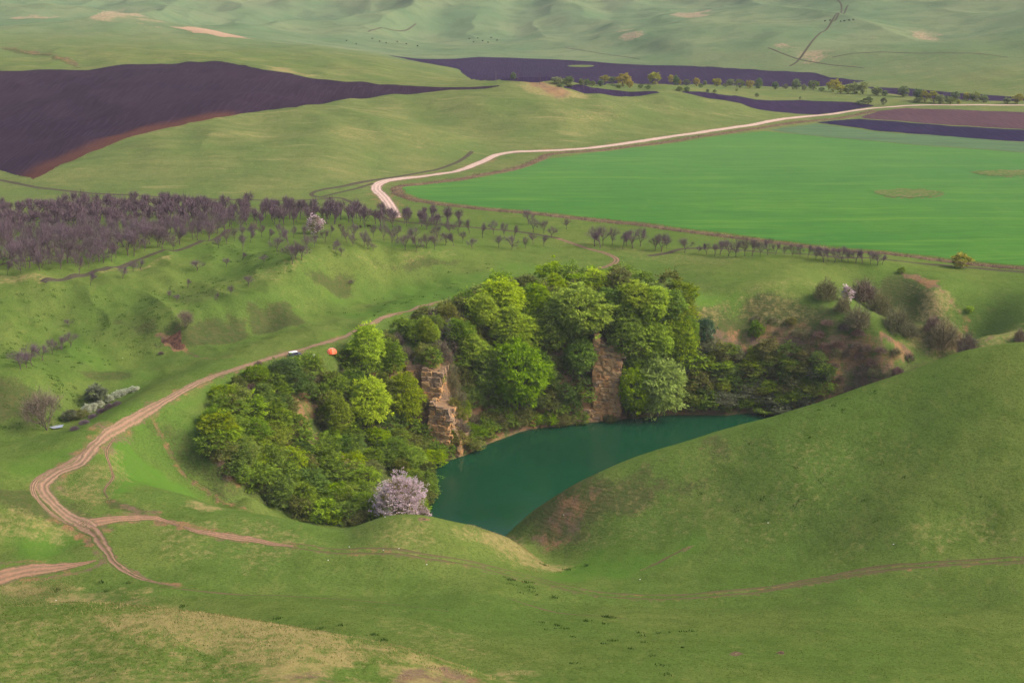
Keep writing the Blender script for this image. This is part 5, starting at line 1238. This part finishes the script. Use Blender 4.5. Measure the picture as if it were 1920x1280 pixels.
NAVY = paint_mat("navy_paint", (.018, .018, .055)); WHITE = paint_mat("white_paint", (.78, .78, .80)); GLASS = paint_mat("dark_glass", (.02, .025, .03), .1); RUB = paint_mat("rubber", (.02, .02, .02), .8, .1); STEEL = paint_mat("steel", (.5, .5, .52), .4, .5); REDL = paint_mat("red_lens", (.5, .02, .02), .3); CHAR = paint_mat("black_plastic", (.03, .03, .03), .6, .2)
x, y, z = hit(553, 669)
car = bpy.data.objects.new("offroad_car", None); COL.objects.link(car); car.location = (x, y, z + .05); car.rotation_euler = (0, 0, .62)
car["label"] = "dark blue off-roader with a white roof parked beside the dirt track"; car["category"] = "car"
# x forward, y left
part("body", car, NAVY, [((0, 0, .78), (3.9, 1.62, .55)), ((1.35, 0, 1.02), (1.15, 1.42, .22), (.94, .92))], .05)
part("cabin", car, NAVY, [((-.52, 0, 1.36), (2.75, 1.54, .64), (.93, .88))], .04)
part("roof", car, WHITE, [((-.55, 0, 1.73), (2.62, 1.42, .13))], .05)
for yy in (-.735, .735):
    part("side_window", car, GLASS, [((-1.25, yy, 1.42), (.95, .05, .36)), ], .01)
    part("side_window", car, GLASS, [((-.05, yy, 1.42), (1.0, .05, .36)), ], .01)
    part("door", car, NAVY, [((-.02, yy * 1.105, .82), (1.05, .04, .42))], .015)
    part("headlight", car, WHITE, [((1.95, yy * .72, .88), (.05, .22, .18))], .01)
    part("tail_light", car, REDL, [((-1.96, yy * .9, .82), (.05, .12, .26))], .01)
    part("mirror", car, CHAR, [((.62, yy * 1.25, 1.28), (.1, .16, .18))], .02)
part("windscreen", car, GLASS, [((.82, 0, 1.40), (.05, 1.25, .38))], .01)
part("rear_window", car, GLASS, [((-1.86, 0, 1.44), (.05, 1.1, .34))], .01)
part("bumper", car, STEEL, [((2.0, 0, .55), (.14, 1.6, .16))], .03); part("bumper", car, STEEL, [((-2.0, 0, .55), (.14, 1.6, .16))], .03)
tyre = cyl_mesh("tyre", .37, .22); tyre.materials.append(RUB); rim = cyl_mesh("rim", .2, .235); rim.materials.append(STEEL)
for (a, b) in ((-1.2, -.72), (-1.2, .72), (1.25, -.72), (1.25, .72)):
    w_ = bpy.data.objects.new("wheel", None); COL.objects.link(w_); w_.parent = car; w_.location = (a, b, .37); w_.rotation_euler = (math.pi / 2, 0, 0)
    link("tyre", tyre, parent=w_); link("rim", rim, parent=w_)
sw = bpy.data.objects.new("spare_wheel", None); COL.objects.link(sw); sw.parent = car; sw.location = (-2.06, .1, 1.02); sw.rotation_euler = (0, math.pi / 2, 0)
link("tyre", tyre, parent=sw); wr = cyl_mesh("wheel_cover", .25, .24); link("wheel_cover", wr, parent=sw, mat=WHITE)

x, y, z = hit(622, 662)
tent = bpy.data.objects.new("dome_tent", None); COL.objects.link(tent); tent.location = (x, y, z - .02); tent.rotation_euler = (0, 0, .3)
tent["label"] = "orange dome tent pitched on the rim above the wooded slope"; tent["category"] = "tent"
ORG = paint_mat("orange_nylon", (.88, .13, .035), .6, .2); ORG2 = paint_mat("orange_nylon_pale", (.92, .21, .08), .6, .2)
NG = 12
for i in range(NG):
    co = []; fc = []
    for k in range(7):
        el = k / 6 * math.pi / 2; bul = 1.0
        for q in (0, .5, 1):
            a_ = (i + q) / NG * 2 * math.pi; rr_ = 1.75 * math.cos(el) * (1 - .045 * math.sin(q * math.pi) * 1)
            co.append((rr_ * math.cos(a_), rr_ * math.sin(a_) * .9, 1.55 * math.sin(el) ** .85 * 1.12))
    for k in range(6):
        for q in range(2):
            b0 = k * 3 + q; fc.append((b0, b0 + 1, b0 + 4, b0 + 3))
    link("panel", mesh_from("panel", co, fc), parent=tent, mat=ORG if i % 3 else ORG2)
for i in range(4):
    a_ = i * math.pi / 4; pc = []
    for k in range(13):
        e = k / 12 * math.pi; pc.append((1.77 * math.cos(e) * math.cos(a_), 1.77 * .9 * math.cos(e) * math.sin(a_), 1.77 * math.sin(e) ** .85))
    T_ = [];  [T_.extend(tube(pc[k], pc[k + 1], .022, .022, 4)) for k in range(12)]
    link("tent_pole", tri_mesh("tent_pole", np.array(T_)), parent=tent, mat=STEEL)
link("door", mesh_from("door", [(.45, -1.38, .05), (-.35, -1.40, .05), (-.25, -1.20, .8), (.05, -1.02, 1.12), (.35, -1.17, .8)], [(0, 4, 1, 1)][:0] + [(0, 1, 2, 4)], False), parent=tent, mat=CHAR)
x, y, z = hit(588, 668)
cb = bpy.data.objects.new("cool_box", None); COL.objects.link(cb); cb.location = (x, y, z); cb["label"] = "small white camping box between the off-roader and the orange tent"; cb["category"] = "box"
part("box", cb, WHITE, [((0, 0, .25), (.75, .5, .5))], .04); part("lid", cb, WHITE, [((0, 0, .54), (.8, .55, .08))], .02)

# ------------------------------------------------------------------ cattle, poles, stones
def cow_mesh():
    bm = bmesh.new()
    bm_box(bm, (0, 0, 1.0), (1.6, .55, .65)); bm_box(bm, (.95, 0, 1.2), (.45, .3, .32)); bm_box(bm, (.7, 0, 1.2), (.35, .32, .42))
    for a in (-.6, .6):
        for b in (-.18, .18): bm_box(bm, (a, b, .38), (.16, .14, .76))
    bm_box(bm, (-.84, 0, .95), (.06, .06, .6))
    bmesh.ops.bevel(bm, geom=list(bm.edges), offset=.05, segments=1, affect='EDGES')
    m = bpy.data.meshes.new("cow"); bm.to_mesh(m); bm.free(); return m
cm = cow_mesh(); cm.materials.append(soil_mat("dark_hide", (.035, .022, .018), (.055, .035, .025), None, 3, .02))
COWS = [(698,74),(712,79),(724,82),(745,80),(762,84),(880,74),(888,80),(896,73),(905,78),(915,81),(921,72),(932,77),(650,78),(668,84),(783,88),(1547,41),(1556,40),(1576,42),(1583,41),(1592,40),(1600,39)]
for (u, v) in COWS:
    x, y, z = hit(u, v); o = link("cow", cm); o.location = (x, y, z - .05); o.rotation_euler = (0, 0, random.uniform(0, 6.28)); k_ = 1.35; o.scale = (k_, k_, k_)
    o["category"] = "cow"
    if u > 1500: o["label"] = "dark cow in the string of cattle on the far right hilltop path"; o["group"] = "cattle on the far right hill"
    elif u > 850: o["label"] = "dark cow grazing in the right-hand herd below the far folds"; o["group"] = "right-hand herd on the far plain"
    else: o["label"] = "dark cow grazing in the left-hand scattered herd on the far plain"; o["group"] = "left-hand herd on the far plain"
for i, (u, v, l) in enumerate([(637,426,"cow lying at the back edge of the orchard near the blossom tree"),(676,428,"cow among the back rows right of the blossom tree"),(692,427,"cow farthest right among the back orchard rows")]):
    x, y, z = hit(u, v); o = link("cow", cm); o.location = (x, y, z - .05); o.rotation_euler = (0, 0, 1 + i); o["category"] = "cow"; o["label"] = l
for i, (u, v) in enumerate([(930,153),(971,152),(1012,156),(1051,160),(1094,163)]):
    x, y, z = hit(u, v + 2); r = bpy.data.objects.new("utility_pole", None); COL.objects.link(r); r.location = (x, y, z - .3)
    r["label"] = ["leftmost utility pole before the dark strip field", "second utility pole, directly behind the knoll", "utility pole just right of the knoll's bare patch", "utility pole between the first two willow pairs", "utility pole at the edge of the first willow group"][i]; r["category"] = "pole"; r["group"] = "utility poles along the far field"
    link("pole", tri_mesh("pole", np.array(tube((0, 0, 0), (0, 0, 8.5), .17, .12, 6))), parent=r, mat=M_BARK)
    part("crossarm", r, M_BARK, [((0, 0, 8.0), (1.6, .12, .14))], 0)
STN = soil_mat("pale_stone", (.62, .60, .56), (.48, .46, .42), None, 2, .03)
sm_ = []
for i in range(3):
    bm = bmesh.new(); bmesh.ops.create_icosphere(bm, subdivisions=1, radius=.2)
    for v_ in bm.verts: v_.co = v_.co * random.uniform(.75, 1.2); v_.co.z *= .6
    m = bpy.data.meshes.new("stone"); bm.to_mesh(m); bm.free(); m.materials.append(STN); sm_.append(m)
for i, (u, v, l) in enumerate([(722,969,"white stone on the spur crest left of the blossom tree"),(655,1025,"white stone on the spur's near face"),(719,1031,"pale stone right along the spur's near face"),(748,1028,"small white stone near the rut line below the spur"),(1440,980,"pale stone on the right-hand hill's lower flank"),(1200,1086,"white stone in the saddle below the right-hand hill"),(230,671,"white stone on the far left slope"),(800,1058,"white stone at the rut line under the spur"),(1057,965,"pale stone on the brown flank of the right-hand hill"),(105,1125,"white stone on the near mound's left rim"),(1675,1020,"pale stone on the right-hand hill above the ruts"),(615,1050,"little white stone left below the spur")]):
    x, y, z = hit(u, v); o = link("stone", sm_[i % 3]); o.location = (x, y, z + .05); o.scale = (.85, .85, .85); o["label"] = l; o["category"] = "stone"
# dark clods / burrow heaps
for i, (u, v, l) in enumerate([(1378,1225,"dark burrow heap on the near right slope"),(1463,1224,"reddish-brown clod heap right of the dark burrow"),(793,972,"brown heap on the spur crest below the blossom tree"),(942,504,"dark clod heap on the bright meadow above the wood")]):
    x, y, z = hit(u, v); o = link("soil_heap", sm_[i % 3].copy()); o.data.materials[0] = DSOIL; o.location = (x, y, z); o.scale = (3.6, 2.2, 1.6); o["label"] = l; o["category"] = "soil heap"

# ------------------------------------------------------------------ grass, weeds and tussocks (beyond counting)
def blades(px, py, h, w, seed, lean=.5, n=1):
    g = np.random.default_rng(seed); k = len(px); z = ground(px, py)
    a = g.uniform(0, 6.28, k); dx, dy = np.cos(a) * w / 2, np.sin(a) * w / 2
    hx = g.normal(size=k) * lean * h; hy = g.normal(size=k) * lean * h
    return np.stack([np.stack([px - dx, py - dy, z - .02], 1), np.stack([px + dx, py + dy, z - .02], 1), np.stack([px + hx, py + hy, z + h], 1)], 1)
def in_poly(poly, n, seed, skip=0, jit=0.0):
    g = np.random.default_rng(seed); w = [q[:2] for q in hits(poly, skip)]; a = np.array(w); lo, hi = a.min(0), a.max(0); out = []
    tot = 0
    while tot < n:
        q = g.uniform(lo, hi, (n * 2, 2)); q = q[inside(q[:, 0], q[:, 1], w)]; out.append(q); tot += len(q)
    r_ = np.concatenate(out)[:n]; return r_ + g.normal(size=r_.shape) * jit
g = np.random.default_rng(5)
M_STRAW = leaf_mat("dry_grass_blades", (.24, .19, .075), (.40, .31, .15), trans=.3, sc=.6, rnd=0)
M_BLADE = leaf_mat("green_grass_blades", (.050, .085, .012), (.105, .135, .022), trans=.3, sc=.3, rnd=0)
M_TUS = leaf_mat("tussock_blades", (.040, .078, .012), (.066, .115, .018), trans=.2, sc=.5, rnd=0)
q = np.concatenate([in_poly([(80,1129),(300,1138),(450,1158),(620,1188),(760,1218),(880,1252),(970,1284),(400,1290),(450,1240),(350,1190),(180,1160)], 26000, 1, jit=5), in_poly([(870,985),(950,1006),(1010,1048),(1060,1074),(980,1066),(900,1020)], 5000, 2), in_poly([(0,1093),(150,1100),(80,1122),(0,1122)], 3000, 3, jit=2), in_poly([(100,905),(170,868),(230,845),(240,900),(200,945),(160,960)], 3000, 4)])
link("dry_grass", tri_mesh("dry_grass", blades(q[:, 0], q[:, 1], g.uniform(.10, .34, len(q)), g.uniform(.05, .11, len(q)), 1)), mat=M_STRAW, kind="stuff", label="dry straw-coloured grass on the near mound and banks")
q = np.concatenate([in_poly([(-40,1130),(300,1137),(620,1187),(960,1284),(-40,1290)], 26000, 6), in_poly([(0,1105),(450,1142),(960,1265),(1920,1285),(1920,1060),(1300,1118),(900,1078),(500,1030),(200,1080)], 30000, 7), in_poly([(1080,910),(1430,790),(1740,684),(1920,644),(1920,1050),(1300,1110),(1050,1060)], 24000, 8)])
link("grass", tri_mesh("grass", blades(q[:, 0], q[:, 1], g.uniform(.08, .24, len(q)), g.uniform(.05, .13, len(q)), 2)), mat=M_BLADE, kind="stuff", label="short green grass on the near slopes")
tq = []
for poly, n, sd in (([(0,535),(120,540),(260,560),(400,500),(520,500),(330,620),(150,690),(0,700)], 210, 9), ([(380,450),(640,470),(700,480),(520,520),(400,500)], 70, 10), ([(90,700),(150,720),(160,780),(110,790)], 46, 11), ([(0,740),(90,750),(110,800),(0,815)], 30, 12), ([(940,1080),(1000,1090),(1010,1120),(950,1110)], 10, 13), ([(1000,1160),(1300,1180),(1250,1270),(1050,1250)], 24, 14), ([(1250,830),(1850,800),(1850,1040),(1300,1060)], 34, 15), ([(560,560),(900,480),(960,520),(700,600)], 34, 16), ([(620,590),(1010,1046),(1060,1070),(1000,1066)], 0, 17)):
    if not n: continue
    c_ = in_poly(poly, n, sd)
    for (a, b) in c_:
        m_ = 16; r_ = g.uniform(.15, .55); tq.append(np.stack([a + g.normal(size=m_) * r_ * 1.3, b + g.normal(size=m_) * r_, g.uniform(.25, .7, m_) * (r_ + .35)], 1))
for (u, v) in [(985,1092),(960,1086),(1040,1040+80),(1138,1156),(1100,1164),(1145,1158),(640,1172),(700,1190),(1020,1059),(1064,1068),(1100,1060),(520,1160),(600,1178),(345,1136),(720,1200),(110,1106),(200,1108),(190,1092),(240,1093)]:
    a, b, _ = hit(u, v); m_ = 26; tq.append(np.stack([a + g.normal(size=m_) * .5, b + g.normal(size=m_) * .4, g.uniform(.25, .7, m_)], 1))
q = np.concatenate(tq)
link("tussocks", tri_mesh("tussocks", blades(q[:, 0], q[:, 1], q[:, 2], np.full(len(q), .22), 3, .35)), mat=M_TUS, kind="stuff", label="dark green weed tussocks scattered over the slopes")
def along(pl, n, wd, seed):
    g = np.random.default_rng(seed); c = smooth_line(hits(pl), 2); i = g.integers(0, len(c), n); return c[i] + g.normal(size=(n, 2)) * wd
q = np.concatenate([along(HEDGE, 9000, 1.6, 1), along(DITCH, 7000, 2.2, 2)])
link("dry_weeds", tri_mesh("dry_weeds", blades(q[:, 0], q[:, 1], g.uniform(.4, 1.5, len(q)), g.uniform(.12, .3, len(q)), 4, .4)), mat=leaf_mat("weed_stalks", (.13, .085, .055), (.30, .22, .13), trans=.1, sc=.12, rnd=0), kind="stuff", label="dry brown weeds on the ditch and field banks")
print("all", round(time.time() - T0, 1), len(bpy.data.objects), sum(len(m.polygons) for m in bpy.data.meshes))
